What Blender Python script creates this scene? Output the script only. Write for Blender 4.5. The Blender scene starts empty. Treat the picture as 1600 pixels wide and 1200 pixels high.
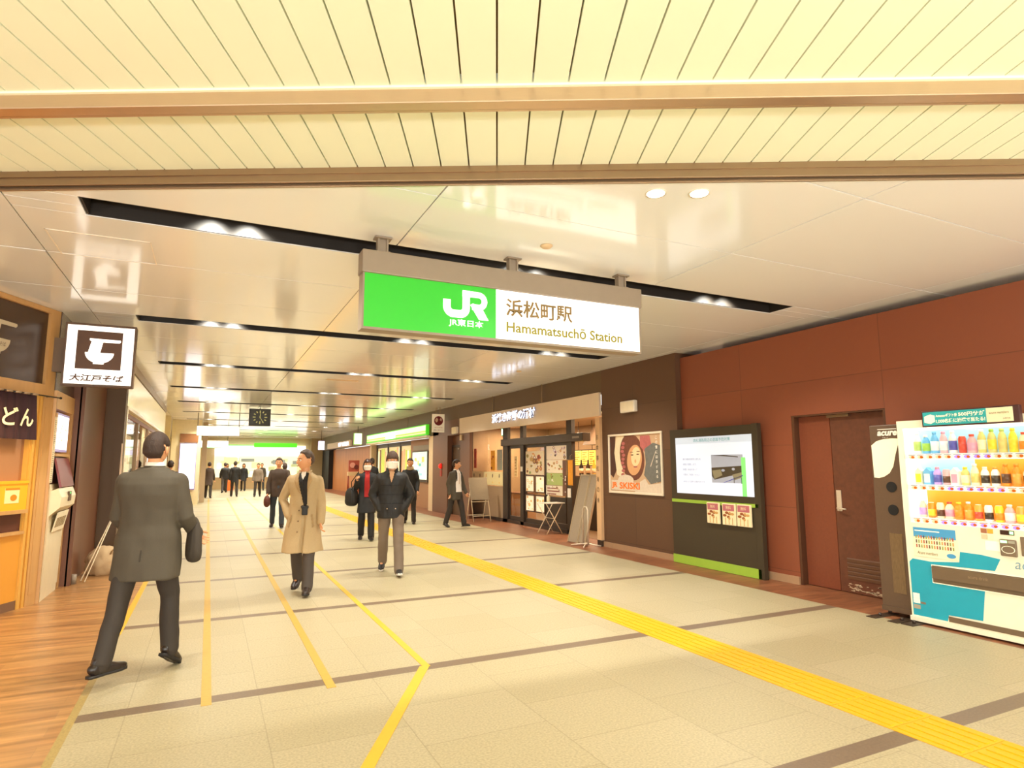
import bpy, bmesh, math, random
from mathutils import Vector, Matrix, noise
from mathutils.bvhtree import BVHTree

SC = bpy.context.scene
COL = SC.collection
RND = random.Random(11)

# ------------------------------------------------------------------ camera
PITCH, ROLL, YAW, FPX = 0.129747, -0.0028268, 0.452319, 966.92
EYE = Vector((0, 0, 1.6))
_f = Vector((math.sin(YAW) * math.cos(PITCH), math.cos(YAW) * math.cos(PITCH), math.sin(PITCH)))
_r = Vector((math.cos(YAW), -math.sin(YAW), 0))
_u = _r.cross(_f)
_r2 = math.cos(ROLL) * _r + math.sin(ROLL) * _u
_u2 = -math.sin(ROLL) * _r + math.cos(ROLL) * _u
cam_d = bpy.data.cameras.new('camera')
cam_d.sensor_fit = 'HORIZONTAL'
cam_d.sensor_width = 36
cam_d.lens = FPX * 36 / 1600
cam_d.clip_start = 0.05
cam_d.clip_end = 300
cam = bpy.data.objects.new('camera', cam_d)
COL.objects.link(cam)
cam.matrix_world = Matrix(((_r2.x, _u2.x, -_f.x, EYE.x), (_r2.y, _u2.y, -_f.y, EYE.y),
                           (_r2.z, _u2.z, -_f.z, EYE.z), (0, 0, 0, 1)))
SC.camera = cam

# ------------------------------------------------------------------ exposure, world, large lights
SC.view_settings.view_transform = 'Standard'
SC.view_settings.look = 'None'
SC.view_settings.gamma = 1
SC.view_settings.use_curve_mapping = False
SC.view_settings.exposure = 0.0

WARM = (1.0, 0.98, 0.89)
LK = 2.75
world = bpy.data.worlds.new('world')
SC.world = world
world.use_nodes = True
_bg = world.node_tree.nodes['Background']
_bg.inputs[0].default_value = (1.0, 1.0, 0.95, 1)
_bg.inputs[1].default_value = 1.25


def area_light(name, loc, rot, sx, sy, power, color=WARM, spread=180):
    d = bpy.data.lights.new(name, 'AREA')
    d.shape = 'RECTANGLE'
    d.size, d.size_y = sx, sy
    d.energy = power * LK
    d.color = color
    d.spread = math.radians(spread)
    o = bpy.data.objects.new(name, d)
    COL.objects.link(o)
    o.location = loc
    o.rotation_euler = rot
    return o


# lamps under the street canopy, behind and beside the camera
for _x, _y, _p in ((-3.0, -1.5, 130), (0.3, -3.0, 150), (3.6, -4.4, 150), (5.6, -1.2, 130)):
    area_light('canopy_lamp', (_x, _y, 3.55), (0, 0, -0.44), 1.6, 0.6, _p * 0.3)

# unseen point lights added behind the camera to brighten canopy and ceiling
for _x, _y in ((-5.0, -1.5), (-1.5, -3.2), (2.6, -4.4), (6.8, -3.6)):
    _d = bpy.data.lights.new('canopy_fill_light', 'POINT')
    _d.energy = 540
    _d.color = (1.0, 1.0, 0.99)
    _d.shadow_soft_size = 0.25
    _o = bpy.data.objects.new('canopy_fill_light', _d)
    COL.objects.link(_o)
    _o.location = (_x, _y, 1.0)


# ------------------------------------------------------------------ materials
def lin(c):
    if isinstance(c, str):
        c = [int(c[i:i + 2], 16) / 255 for i in (0, 2, 4)]
        c = [v / 12.92 if v <= 0.04045 else ((v + 0.055) / 1.055) ** 2.4 for v in c]
    return (c[0], c[1], c[2], 1)


MATS = {}


def mat(name, col, rough=0.5, metal=0.0, var=0.06, scale=12.0, bump=0.0, emit=0.0, ecol=None, spec=0.5,
        coat=0.0, stretch=None):
    """procedural principled material: colour varied by noise, optional bump and emission"""
    if name in MATS:
        return MATS[name]
    m = bpy.data.materials.new(name)
    m.use_nodes = True
    nt = m.node_tree
    b = nt.nodes['Principled BSDF']
    c = lin(col)
    tc = nt.nodes.new('ShaderNodeTexCoord')
    nz = nt.nodes.new('ShaderNodeTexNoise')
    nz.inputs['Scale'].default_value = scale
    nz.inputs['Detail'].default_value = 4
    src = tc.outputs['Object']
    if stretch:
        mp = nt.nodes.new('ShaderNodeMapping')
        mp.inputs['Scale'].default_value = stretch
        nt.links.new(src, mp.inputs[0])
        src = mp.outputs[0]
    nt.links.new(src, nz.inputs['Vector'])
    mx = nt.nodes.new('ShaderNodeMix')
    mx.data_type = 'RGBA'
    mx.inputs['A'].default_value = [v * (1 - var) for v in c[:3]] + [1]
    mx.inputs['B'].default_value = [min(1, v * (1 + var)) for v in c[:3]] + [1]
    nt.links.new(nz.outputs['Fac'], mx.inputs['Factor'])
    nt.links.new(mx.outputs['Result'], b.inputs['Base Color'])
    b.inputs['Roughness'].default_value = rough
    b.inputs['Metallic'].default_value = metal
    b.inputs['Specular IOR Level'].default_value = spec
    b.inputs['Coat Weight'].default_value = coat
    if bump:
        bp = nt.nodes.new('ShaderNodeBump')
        bp.inputs['Strength'].default_value = bump
        bp.inputs['Distance'].default_value = 0.01
        nt.links.new(nz.outputs['Fac'], bp.inputs['Height'])
        nt.links.new(bp.outputs[0], b.inputs['Normal'])
    if emit:
        b.inputs['Emission Color'].default_value = lin(ecol) if ecol else c
        b.inputs['Emission Strength'].default_value = emit
    MATS[name] = m
    return m


def glass(name, tint=(0.93, 0.93, 0.9), rough=0.02, refl=1.0):
    if name in MATS:
        return MATS[name]
    m = bpy.data.materials.new(name)
    m.use_nodes = True
    nt = m.node_tree
    nt.nodes.clear()
    out = nt.nodes.new('ShaderNodeOutputMaterial')
    tr = nt.nodes.new('ShaderNodeBsdfTransparent')
    tr.inputs[0].default_value = (*tint, 1)
    gl = nt.nodes.new('ShaderNodeBsdfGlossy')
    gl.inputs['Roughness'].default_value = rough
    fr = nt.nodes.new('ShaderNodeLayerWeight')
    pw = nt.nodes.new('ShaderNodeMath')
    pw.operation = 'POWER'
    pw.inputs[1].default_value = 5
    ml = nt.nodes.new('ShaderNodeMath')
    ml.operation = 'MULTIPLY_ADD'
    ml.inputs[1].default_value = refl * 0.6
    ml.inputs[2].default_value = refl * 0.035
    mx = nt.nodes.new('ShaderNodeMixShader')
    nt.links.new(fr.outputs['Facing'], pw.inputs[0])
    nt.links.new(pw.outputs[0], ml.inputs[0])
    nt.links.new(ml.outputs[0], mx.inputs[0])
    nt.links.new(tr.outputs[0], mx.inputs[1])
    nt.links.new(gl.outputs[0], mx.inputs[2])
    nt.links.new(mx.outputs[0], out.inputs[0])
    MATS[name] = m
    return m


def brick_mat(name, c1, c2, mortar, bw, rh, msize, rough, swap='xy', speckle=0.1, spscale=90, offset=0.5,
              bump=0.0, spec=0.5, grain=None, shift=(0, 0)):
    """tiles with joints plus speckle; swap chooses which object axes carry the tile rows"""
    m = bpy.data.materials.new(name)
    m.use_nodes = True
    nt = m.node_tree
    N, L = nt.nodes.new, nt.links.new
    b = nt.nodes['Principled BSDF']
    tc = N('ShaderNodeTexCoord')
    sp = N('ShaderNodeSeparateXYZ')
    L(tc.outputs['Object'], sp.inputs[0])
    cb = N('ShaderNodeCombineXYZ')
    for k in (0, 1):
        ad = N('ShaderNodeMath')
        ad.operation = 'ADD'
        ad.inputs[1].default_value = shift[k] + 50
        L(sp.outputs['xyz'.index(swap[k])], ad.inputs[0])
        L(ad.outputs[0], cb.inputs[k])
    br = N('ShaderNodeTexBrick')
    br.offset = offset
    br.inputs['Color1'].default_value = lin(c1)
    br.inputs['Color2'].default_value = lin(c2)
    br.inputs['Mortar'].default_value = lin(mortar)
    br.inputs['Scale'].default_value = 1
    br.inputs['Mortar Size'].default_value = msize
    br.inputs['Mortar Smooth'].default_value = 0.1
    br.inputs['Brick Width'].default_value = bw
    br.inputs['Row Height'].default_value = rh
    L(cb.outputs[0], br.inputs['Vector'])
    nz = N('ShaderNodeTexNoise')
    nz.inputs['Scale'].default_value = spscale
    nz.inputs['Detail'].default_value = 3
    src = tc.outputs['Object']
    if grain:
        mp = N('ShaderNodeMapping')
        mp.inputs['Scale'].default_value = grain
        L(src, mp.inputs[0])
        src = mp.outputs[0]
    L(src, nz.inputs['Vector'])
    mr = N('ShaderNodeMapRange')
    mr.inputs['From Min'].default_value = 0.3
    mr.inputs['From Max'].default_value = 0.7
    mr.inputs['To Min'].default_value = 1 - speckle
    mr.inputs['To Max'].default_value = 1 + speckle
    L(nz.outputs['Fac'], mr.inputs[0])
    vm = N('ShaderNodeVectorMath')
    vm.operation = 'SCALE'
    L(br.outputs['Color'], vm.inputs[0])
    L(mr.outputs[0], vm.inputs['Scale'])
    L(vm.outputs[0], b.inputs['Base Color'])
    b.inputs['Roughness'].default_value = rough
    b.inputs['Specular IOR Level'].default_value = spec
    if bump:
        bp = N('ShaderNodeBump')
        bp.inputs['Strength'].default_value = bump
        bp.inputs['Distance'].default_value = 0.004
        bp.invert = True
        L(br.outputs['Fac'], bp.inputs['Height'])
        L(bp.outputs[0], b.inputs['Normal'])
    MATS[name] = m
    return m


# ------------------------------------------------------------------ mesh builder
class Fr:
    """a placed frame: p(a, b, c) = origin + a*right + b*up + c*towards the viewer of that face"""

    def __init__(s, o, x, y):
        s.o, s.x, s.y = Vector(o), Vector(x).normalized(), Vector(y).normalized()
        s.z = s.x.cross(s.y)

    def p(s, a, b, c=0.0):
        return s.o + s.x * a + s.y * b + s.z * c


UP = (0, 0, 1)


def face_west(x):   # vertical plane on the right wall, seen from the concourse; a = -y
    return Fr((x, 0, 0), (0, -1, 0), UP)


def face_east(x):   # vertical plane on the left wall, seen from the concourse; a = y
    return Fr((x, 0, 0), (0, 1, 0), UP)


def face_south(y):  # plane across the concourse, facing the entrance; a = x
    return Fr((0, y, 0), (1, 0, 0), UP)


class FrScaled(Fr):
    """the same face with its measurements scaled about eye height"""
    k = 1.0

    def p(s, a, b, c=0.0):
        return s.o + s.x * (a * s.k) + s.y * (1.6 + (b - 1.6) * s.k) + s.z * c


WORLD = Fr((0, 0, 0), (1, 0, 0), (0, 1, 0))


class MB:
    def __init__(s):
        s.bm = bmesh.new()
        s.mi = 0

    def face(s, pts, mi=None):
        vs = [s.bm.verts.new(p) for p in pts]
        try:
            f = s.bm.faces.new(vs)
            f.material_index = s.mi if mi is None else mi
            return f
        except ValueError:
            return None

    def box(s, x0, x1, y0, y1, z0, z1, fr=WORLD, bevel=0.0, mi=None):
        P = [fr.p(x, y, z) for z in (z0, z1) for y in (y0, y1) for x in (x0, x1)]
        v = [s.bm.verts.new(p) for p in P]
        fs = []
        for q in ((0, 2, 3, 1), (4, 5, 7, 6), (0, 1, 5, 4), (2, 6, 7, 3), (0, 4, 6, 2), (1, 3, 7, 5)):
            f = s.bm.faces.new([v[i] for i in q])
            f.material_index = s.mi if mi is None else mi
            fs.append(f)
        if bevel:
            es = list({e for f in fs for e in f.edges})
            bmesh.ops.bevel(s.bm, geom=es, offset=bevel, segments=2, affect='EDGES', profile=0.6)
        return s

    def prism(s, pts, c0, c1, fr=WORLD, mi=None):
        k = s.mi if mi is None else mi
        a = [s.bm.verts.new(fr.p(x, y, c0)) for x, y in pts]
        b = [s.bm.verts.new(fr.p(x, y, c1)) for x, y in pts]
        n = len(pts)
        fl = [s.bm.faces.new(a[::-1]), s.bm.faces.new(b)]
        for i in range(n):
            fl.append(s.bm.faces.new((a[i], a[(i + 1) % n], b[(i + 1) % n], b[i])))
        for f in fl:
            f.material_index = k
        return s

    def rings(s, rings, cap=True, mi=None, smooth=True, closed=False):
        k = s.mi if mi is None else mi
        V = [[s.bm.verts.new(p) for p in r] for r in rings]
        n = len(V[0])
        rng = range(len(V)) if closed else range(len(V) - 1)
        for i in rng:
            A, B = V[i], V[(i + 1) % len(V)]
            for j in range(n):
                f = s.bm.faces.new((A[j], A[(j + 1) % n], B[(j + 1) % n], B[j]))
                f.material_index = k
                f.smooth = smooth
        if cap and not closed:
            for r in (V[0][::-1], V[-1]):
                f = s.bm.faces.new(r)
                f.material_index = k
        return s

    def cyl(s, p0, p1, r0, r1=None, n=16, mi=None, smooth=True):
        p0, p1 = Vector(p0), Vector(p1)
        r1 = r0 if r1 is None else r1
        d = (p1 - p0).normalized()
        u = d.orthogonal().normalized()
        w = d.cross(u)
        c = [(math.cos(2 * math.pi * i / n), math.sin(2 * math.pi * i / n)) for i in range(n)]
        return s.rings([[p0 + (u * a + w * b) * r0 for a, b in c], [p1 + (u * a + w * b) * r1 for a, b in c]],
                       mi=mi, smooth=smooth)

    def tube(s, pts, r, n=10, mi=None, closed=False):
        pts = [Vector(p) for p in pts]
        rg = []
        u = None
        m = len(pts)
        for i, p in enumerate(pts):
            a = pts[(i - 1) % m] if closed else pts[max(0, i - 1)]
            b = pts[(i + 1) % m] if closed else pts[min(m - 1, i + 1)]
            d = (b - a).normalized()
            u = d.orthogonal().normalized() if u is None else (u - d * u.dot(d)).normalized()
            w = d.cross(u)
            rr = r[i] if isinstance(r, (list, tuple)) else r
            rg.append([p + (u * math.cos(2 * math.pi * k / n) + w * math.sin(2 * math.pi * k / n)) * rr
                       for k in range(n)])
        return s.rings(rg, mi=mi, closed=closed)

    def lathe(s, prof, o=(0, 0, 0), n=20, mi=None):
        o = Vector(o)
        return s.rings([[o + Vector((r * math.cos(2 * math.pi * k / n), r * math.sin(2 * math.pi * k / n), z))
                         for k in range(n)] for r, z in prof], mi=mi)

    def disc(s, a, b, r, c0, c1, fr, n=28, ry=None, mi=None):
        ry = r if ry is None else ry
        return s.prism([(a + r * math.cos(2 * math.pi * i / n), b + ry * math.sin(2 * math.pi * i / n))
                        for i in range(n)], c0, c1, fr, mi)

    def done(s, name, mats, parent=None, fix=True):
        if fix:
            bmesh.ops.recalc_face_normals(s.bm, faces=s.bm.faces[:])
        me = bpy.data.meshes.new(name)
        s.bm.to_mesh(me)
        s.bm.free()
        return link(name, me, mats, parent)


def link(name, me, mats, parent=None):
    me.name = name
    for m in (mats if isinstance(mats, (list, tuple)) else [mats]):
        me.materials.append(m)
    o = bpy.data.objects.new(name, me)
    COL.objects.link(o)
    if parent is not None:
        o.parent = parent
        o.matrix_parent_inverse = pinv(parent)
    return o


def pinv(p):
    m = Matrix.Identity(4)
    while p is not None:
        m = p.matrix_parent_inverse @ p.matrix_basis @ m if p.parent else p.matrix_basis @ m
        p = p.parent
    return m.inverted()


def thing(name, label, cat, loc=(0, 0, 0), group=None):
    o = bpy.data.objects.new(name, None)
    COL.objects.link(o)
    o.empty_display_size = 0.1
    o.location = loc
    return tag(o, label, cat, group)


def tag(o, label=None, cat=None, group=None, kind=None):
    if label:
        o['label'] = label
    if cat:
        o['category'] = cat
    if group:
        o['group'] = group
    if kind:
        o['kind'] = kind
    return o


def struct(o):
    o['kind'] = 'structure'
    return o


def text_mesh(body, bold=0.0, shear=0.0, extrude=0.0):
    c = bpy.data.curves.new('lettering', 'FONT')
    c.body = body
    c.size = 1.0
    c.offset = bold
    c.shear = shear
    c.extrude = extrude
    c.resolution_u = 3
    t = bpy.data.objects.new('lettering', c)
    COL.objects.link(t)
    bpy.context.view_layer.update()
    me = bpy.data.meshes.new_from_object(t.evaluated_get(bpy.context.evaluated_depsgraph_get()))
    bpy.data.objects.remove(t)
    bpy.data.curves.remove(c)
    return me


def text(body, fr, a, b, h, m, parent, w=None, c=0.004, bold=0.0, shear=0.0, align='L', depth=0.002, name='lettering'):
    """writing fitted to height h (bottom-left corner at a, b) and, if w is given, to width w"""
    me = text_mesh(body, bold, shear, 0.0)
    xs = [v.co.x for v in me.vertices]
    ys = [v.co.y for v in me.vertices]
    x0, x1, y0, y1 = min(xs), max(xs), min(ys), max(ys)
    sy = h / (y1 - y0)
    sx = sy if w is None else w / (x1 - x0)
    W = (x1 - x0) * sx
    off = {'L': 0, 'C': -W / 2, 'R': -W}[align]
    for v in me.vertices:
        v.co = fr.p(a + off + (v.co.x - x0) * sx, b + (v.co.y - y0) * sy, c)
    o = link(name, me, m, parent)
    return o

# ================================================================== the setting
M_GRAN = brick_mat('granite', 'AEA080', 'A89A79', '9A8C6E', 0.62, 0.80, 0.0035, 0.42, swap='yx', speckle=0.17,
                   spscale=70, spec=0.4)
M_BAND = mat('granite_band', '74604C', 0.4, var=0.3, scale=60)
M_WOODL = brick_mat('wood_tile_left', 'B08250', 'A07245', '9C754A', 1.2, 0.15, 0.002, 0.3, swap='xy', speckle=0.38,
                    spscale=2.2, grain=(0.6, 6, 1), spec=0.55)
M_WOODR = brick_mat('wood_tile_right', '8E5A3A', '7E4C30', '6E4530', 1.2, 0.15, 0.002, 0.42, swap='xy', speckle=0.28,
                    spscale=3, grain=(1, 6, 1), spec=0.4)
M_EDGE = mat('edge_granite', 'A08850', 0.5, var=0.4, scale=70)
M_WALL = brick_mat('brown_panel', '8A4A2E', '84462C', '6C3A24', 2.2, 0.85, 0.004, 0.5, swap='yz', speckle=0.12,
                   spscale=260, offset=0.0, bump=0.4, shift=(0.33, -0.01))
M_WALLQ = brick_mat('brown_panel_poster', '60422C', '5C3E29', '4C3424', 2.2, 0.85, 0.004, 0.5, swap='yz', speckle=0.12, spscale=260, offset=0.0, bump=0.4)
M_WALLD = mat('brown_panel_dark', '60492F', 0.5, var=0.12, scale=200, bump=0.04)
M_WALLP = mat('brown_panel_plain', '70472F', 0.45, var=0.12, scale=150, bump=0.04)
M_CEIL = mat('ceiling_panel', 'F2F5F2', 0.12, var=0.015, scale=1.2, bump=0.05, spec=0.5, coat=0.1)
M_CANOPY = mat('canopy_slat', 'F0F7DE', 0.6, var=0.02, scale=2)
M_BLACK = mat('matt_black', '0C0A08', 0.6)
M_DARKMETAL = mat('dark_metal', '2A221A', 0.4, metal=0.3)
M_STEEL = mat('steel', 'CDB598', 0.36, metal=0.85, var=0.05, stretch=(1, 1, 40))
M_BRONZE = mat('bronze_metal', '9C8468', 0.36, metal=0.8, var=0.05)
M_CREAM = mat('cream_paint', 'D9BC92', 0.5)
M_CREAM2 = mat('cream_gloss', 'E2CFA0', 0.2, spec=0.6)
M_WHITE = mat('white_paint', 'EDE4D2', 0.45)
M_BEIGE = mat('grey_beige_metal', '938470', 0.45)
M_LAMP = mat('lamp_lens', 'FFF0D0', 0.3, emit=6, ecol='FFE9BE')
M_BASE = mat('skirting', 'A88462', 0.5)
YMAX = 47.0

# floor: granite field with darker bands across, wood-look tile strips along both sides
fl_ = MB()
xs = [(-30, -0.725, 2), (-0.725, -0.675, 3), (-0.675, 6.45, 0), (6.45, 12, 4)]
ys = []
y = -12.0
k = 0
bands = [2.5 + 2.475 * i - 0.07 for i in range(-5, 18)]
for b in bands:
    ys.append((y, b, 0))
    ys.append((b, b + 0.14, 1))
    y = b + 0.14
ys.append((y, YMAX + 2, 0))
for y0, y1, kind in ys:
    for x0, x1, mi in xs:
        if mi == 0 and kind == 1:
            mi = 1
        fl_.face([(x0, y0, 0), (x1, y0, 0), (x1, y1, 0), (x0, y1, 0)], mi)
struct(fl_.done('floor', [M_GRAN, M_BAND, M_WOODL, M_EDGE, M_WOODR]))
sl = MB().box(-30, 12, -12, YMAX + 2, -0.2, -0.004)
struct(sl.done('floor_slab', M_WALLD))

# ceiling of the concourse: glossy panels with open joints, holes for the light troughs, cut along the canopy line
CA = math.radians(24.5)
BA = math.radians(27.1)
CF = Vector((math.sin(CA), math.cos(CA), 0))       # direction of the canopy slats
CR = Vector((math.cos(CA), -math.sin(CA), 0))
BF = Vector((math.sin(BA), math.cos(BA), 0))      # across the guide beams
BR = Vector((math.cos(BA), -math.sin(BA), 0))
CDEPTH = 4.0
TR_X0, TR_X1 = -0.94, 6.31
TR_Y = [5.30 + 3.873 * i for i in range(11)]
TR_W = 0.37
cl = MB()
seam_x = [-7.0, -4.2, -1.41, 1.37, 4.16, 6.95, 8.4]
seam_y = [5.30 + 1.291 * i for i in range(-4, 33)]
G = 0.005


def panel(x0, x1, y0, y1):
    if x1 - x0 > 0.02 and y1 - y0 > 0.02:
        n0 = len(cl.bm.verts)
        cl.box(x0 + G, x1 - G, y0 + G, y1 - G, 3.5, 3.515)
        cl.bm.verts.ensure_lookup_table()
        rx, ry = RND.uniform(-.0012, .0012), RND.uniform(-.0016, .0016)
        for v in cl.bm.verts[n0:]:      # panels never hang perfectly level
            v.co.z += rx * (v.co.x - (x0 + x1) / 2) + ry * (v.co.y - (y0 + y1) / 2)


for i in range(len(seam_x) - 1):
    X0, X1 = seam_x[i], seam_x[i + 1]
    for j in range(len(seam_y) - 1):
        Y0, Y1 = seam_y[j], seam_y[j + 1]
        cuts = [(X0, X1)]
        hole = None
        for ty in TR_Y:
            a, b = ty - TR_W / 2, ty + TR_W / 2
            if a < Y1 and b > Y0:
                hole = (max(a, Y0), min(b, Y1))
        hx0, hx1 = max(X0, TR_X0), min(X1, TR_X1)
        if hole is None or hx0 >= hx1:
            panel(X0, X1, Y0, Y1)
        else:
            h0, h1 = hole
            panel(X0, X1, Y0, h0)
            panel(X0, X1, h1, Y1)
            panel(X0, hx0, h0, h1)
            panel(hx1, X1, h0, h1)
geom = cl.bm.verts[:] + cl.bm.edges[:] + cl.bm.faces[:]
bmesh.ops.bisect_plane(cl.bm, geom=geom, plane_co=BF * CDEPTH, plane_no=-BF, clear_outer=True)
struct(cl.done('ceiling', M_CEIL))
# deck above the joints, with slots over the troughs
dk = MB()
ylast = -2.0
for ty in TR_Y:
    dk.box(-8, 8.6, ylast, ty - TR_W / 2 - 0.02, 3.52, 3.56)
    dk.box(-8, TR_X0 - 0.02, ty - TR_W / 2 - 0.02, ty + TR_W / 2 + 0.02, 3.52, 3.56)
    dk.box(TR_X1 + 0.02, 8.6, ty - TR_W / 2 - 0.02, ty + TR_W / 2 + 0.02, 3.52, 3.56)
    ylast = ty + TR_W / 2 + 0.02
dk.box(-8, 8.6, ylast, YMAX, 3.52, 3.56)
geom = dk.bm.verts[:] + dk.bm.edges[:] + dk.bm.faces[:]
bmesh.ops.bisect_plane(dk.bm, geom=geom, plane_co=BF * (CDEPTH + 0.02), plane_no=-BF, clear_outer=True)
struct(dk.done('ceiling_deck', mat('deck', '8A7050', 0.8)))

# street canopy: cream slats with dark gaps, two metal guide beams
CW = Fr((0, 0, 0), CR, CF)
BW = Fr((0, 0, 0), BR, BF)
SL = 0.1885
off = 0.0


def slats(name, d0, d1):
    mb = MB()
    for i in range(-46, 40):
        a = off + i * SL
        mb.box(a + 0.005, a + SL - 0.005, -5, 5, 3.6, 3.63, CW)
    for d, sg in ((d0, 1), (d1, -1)):
        g = mb.bm.verts[:] + mb.bm.edges[:] + mb.bm.faces[:]
        bmesh.ops.bisect_plane(mb.bm, geom=g, plane_co=BF * d, plane_no=-BF * sg, clear_outer=True)
    struct(mb.done(name, M_CANOPY))


slats('ceiling_canopy', -4.0, 3.045)
slats('ceiling_canopy_inner', 3.18, 3.94)
cb = MB().box(-9, 8, -4.2, 4.03, 3.66, 3.75, BW)
struct(cb.done('ceiling_canopy_backing', mat('gap_dark', '9A7436', 0.8)))
bm1 = MB()
bm1.box(-9, 8, 3.04, 3.058, 3.588, 3.66, BW)
struct(bm1.done('trim_1', M_CANOPY))
bm1 = MB()
bm1.box(-9, 8, 3.058, 3.135, 3.51, 3.66, BW, bevel=0.006)
bm1.box(-9, 8, 3.142, 3.163, 3.515, 3.66, BW, bevel=0.004)
bm1.box(-9, 8, 3.13, 3.145, 3.53, 3.66, BW)
struct(bm1.done('trim_2', M_STEEL))
bm1 = MB()
bm1.box(-9, 8, 3.163, 3.185, 3.58, 3.66, BW)
struct(bm1.done('trim_3', M_CANOPY))
bm2 = MB()
bm2.box(-9, 8, 3.94, 3.953, 3.558, 3.66, BW)
bm2.box(-9, 8, 3.953, 3.97, 3.505, 3.66, BW, bevel=0.004)
bm2.box(-9, 8, 3.965, 3.985, 3.53, 3.66, BW)
bm2.box(-9, 8, 3.985, 4.0, 3.485, 3.66, BW, bevel=0.004)
struct(bm2.done('trim_4', M_BRONZE))

# light troughs with paired downlights
M_TROUGH = mat('trough_black', '231D16', 0.55)
ordn = ['nearest the entrance, above the station sign', 'second from the entrance', 'third from the entrance',
        'fourth from the entrance', 'fifth from the entrance', 'sixth from the entrance', 'seventh from the entrance',
        'eighth from the entrance', 'ninth from the entrance', 'tenth from the entrance', 'farthest from the entrance']
for i, ty in enumerate(TR_Y):
    t = thing('ceiling_light_trough', 'long dark recessed ceiling light slot, ' + ordn[i], 'ceiling light',
              (2.7, ty, 3.5), 'recessed light slots in the concourse ceiling')
    h = MB()
    y0, y1 = ty - TR_W / 2 + 0.004, ty + TR_W / 2 - 0.004
    x0, x1 = TR_X0 + 0.004, TR_X1 - 0.004
    h.box(x0, x1, y0, y1, 3.78, 3.80)
    h.box(x0, x1, y0, y0 + 0.012, 3.505, 3.78)
    h.box(x0, x1, y1 - 0.012, y1, 3.505, 3.78)
    h.box(x0, x0 + 0.012, y0 + 0.012, y1 - 0.012, 3.505, 3.78)
    h.box(x1 - 0.012, x1, y0 + 0.012, y1 - 0.012, 3.505, 3.78)
    h.done('housing', M_TROUGH, t)
    for px in (0.06, 2.83, 5.40):
        for dx in (-0.14, 0.14):
            d = MB()
            yy = ty + 0.03
            d.lathe([(0.045, 0.10), (0.05, 0.0), (0.046, 0.0), (0.04, 0.04)], (px + dx, yy, 3.67), 16)
            dl = d.done('downlight', M_DARKMETAL, t)
            e = MB()
            e.lathe([(0.001, 0.0), (0.039, 0.0), (0.039, 0.01)], (px + dx, yy, 3.70), 14)
            e.done('lens', M_LAMP, dl)
            if i < 5 or dx < 0:
                L = bpy.data.lights.new('downlight_lamp', 'SPOT')
                L.energy = (62 if i < 5 else 124) * LK
                L.color = WARM
                L.spot_size = math.radians(126)
                L.spot_blend = 0.75
                L.shadow_soft_size = 0.05
                lo = bpy.data.objects.new('downlight_lamp', L)
                COL.objects.link(lo)
                lo.location = (px + dx, yy, 3.645)

# glowing discs and spots added where canopy lamps mirror in the glossy ceiling
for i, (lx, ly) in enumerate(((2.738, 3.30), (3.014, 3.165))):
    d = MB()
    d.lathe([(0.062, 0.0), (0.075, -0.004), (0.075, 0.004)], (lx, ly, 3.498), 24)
    o = thing('lamp_reflection_disc', ('left' if i == 0 else 'right') +
              ' one of two bright ceiling discs standing in for lamp reflections by the canopy edge', 'ceiling light',
              (lx, ly, 3.5), 'lamp-reflection discs in the white ceiling')
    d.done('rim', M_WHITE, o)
    e = MB()
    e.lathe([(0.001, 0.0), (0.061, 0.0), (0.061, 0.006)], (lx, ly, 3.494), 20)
    e.done('lens', mat('reflection_disc_glow', 'FFF6E0', 0.3, emit=14, ecol='FFF1D2'), o)
    L = bpy.data.lights.new('reflection_disc_light', 'SPOT')
    L.energy = 45 * LK
    L.color = WARM
    L.spot_size = math.radians(150)
    L.spot_blend = 0.6
    L.shadow_soft_size = 0.06
    lo = bpy.data.objects.new('reflection_disc_light', L)
    COL.objects.link(lo)
    lo.location = (lx, ly, 3.488)
# access hatch, smoke detectors, speaker grille
ah = MB()
for a, b, c, d in ((-1.30, -0.55, 5.95, 5.958), (-1.30, -0.55, 6.60, 6.608), (-1.30, -1.292, 5.95, 6.608),
                   (-0.558, -0.55, 5.95, 6.608)):
    ah.box(a, b, c, d, 3.497, 3.502)
tag(ah.done('ceiling_hatch', M_WHITE), 'square access hatch in the white ceiling above the noodle shop sign', 'hatch')
for nm, lb, x, y in (('ceiling_speaker', 'small round ceiling speaker above the station sign', 2.55, 4.55),
                     ('smoke_detector', 'small round smoke detector on the ceiling before the shop with blue letters', 5.6, 11.2)):
    s_ = MB()
    s_.lathe([(0.001, -0.02), (0.04, -0.02), (0.055, -0.006), (0.055, 0.0)], (x, y, 3.498), 18)
    tag(s_.done(nm, M_CREAM), lb, nm.replace('_', ' '))
gr = MB()
gr.box(2.25, 2.95, 14.0, 14.14, 3.492, 3.499)
for i in range(4):
    gr.box(2.28, 2.92, 14.02 + i * 0.03, 14.032 + i * 0.03, 3.488, 3.493)
tag(gr.done('ceiling_air_grille', M_CREAM), 'slim slotted air grille in the ceiling beyond the third light slot', 'air grille')

# floor markings
M_TAPE = mat('yellow_tape', 'BC9640', 0.45, var=0.12, scale=25)
M_TAPE2 = mat('bright_yellow_tape', 'DCA82C', 0.4, var=0.08, scale=15)
M_TACT = mat('tactile_yellow', 'E2A400', 0.5, var=0.05, scale=10)


def strip(name, pts, w, m, label, z=0.003):
    s = MB()
    for (ax, ay), (bx, by) in zip(pts, pts[1:]):
        d = Vector((bx - ax, by - ay, 0)).normalized() * (w / 2)
        n = Vector((-d.y, d.x, 0))
        a, b = Vector((ax, ay, z)), Vector((bx, by, z))
        q = [a + n, a - n, b - n, b + n]
        s.prism([(v.x, v.y) for v in q], 0.0005, z)
    return tag(s.done(name, m), label, 'floor line')


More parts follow.
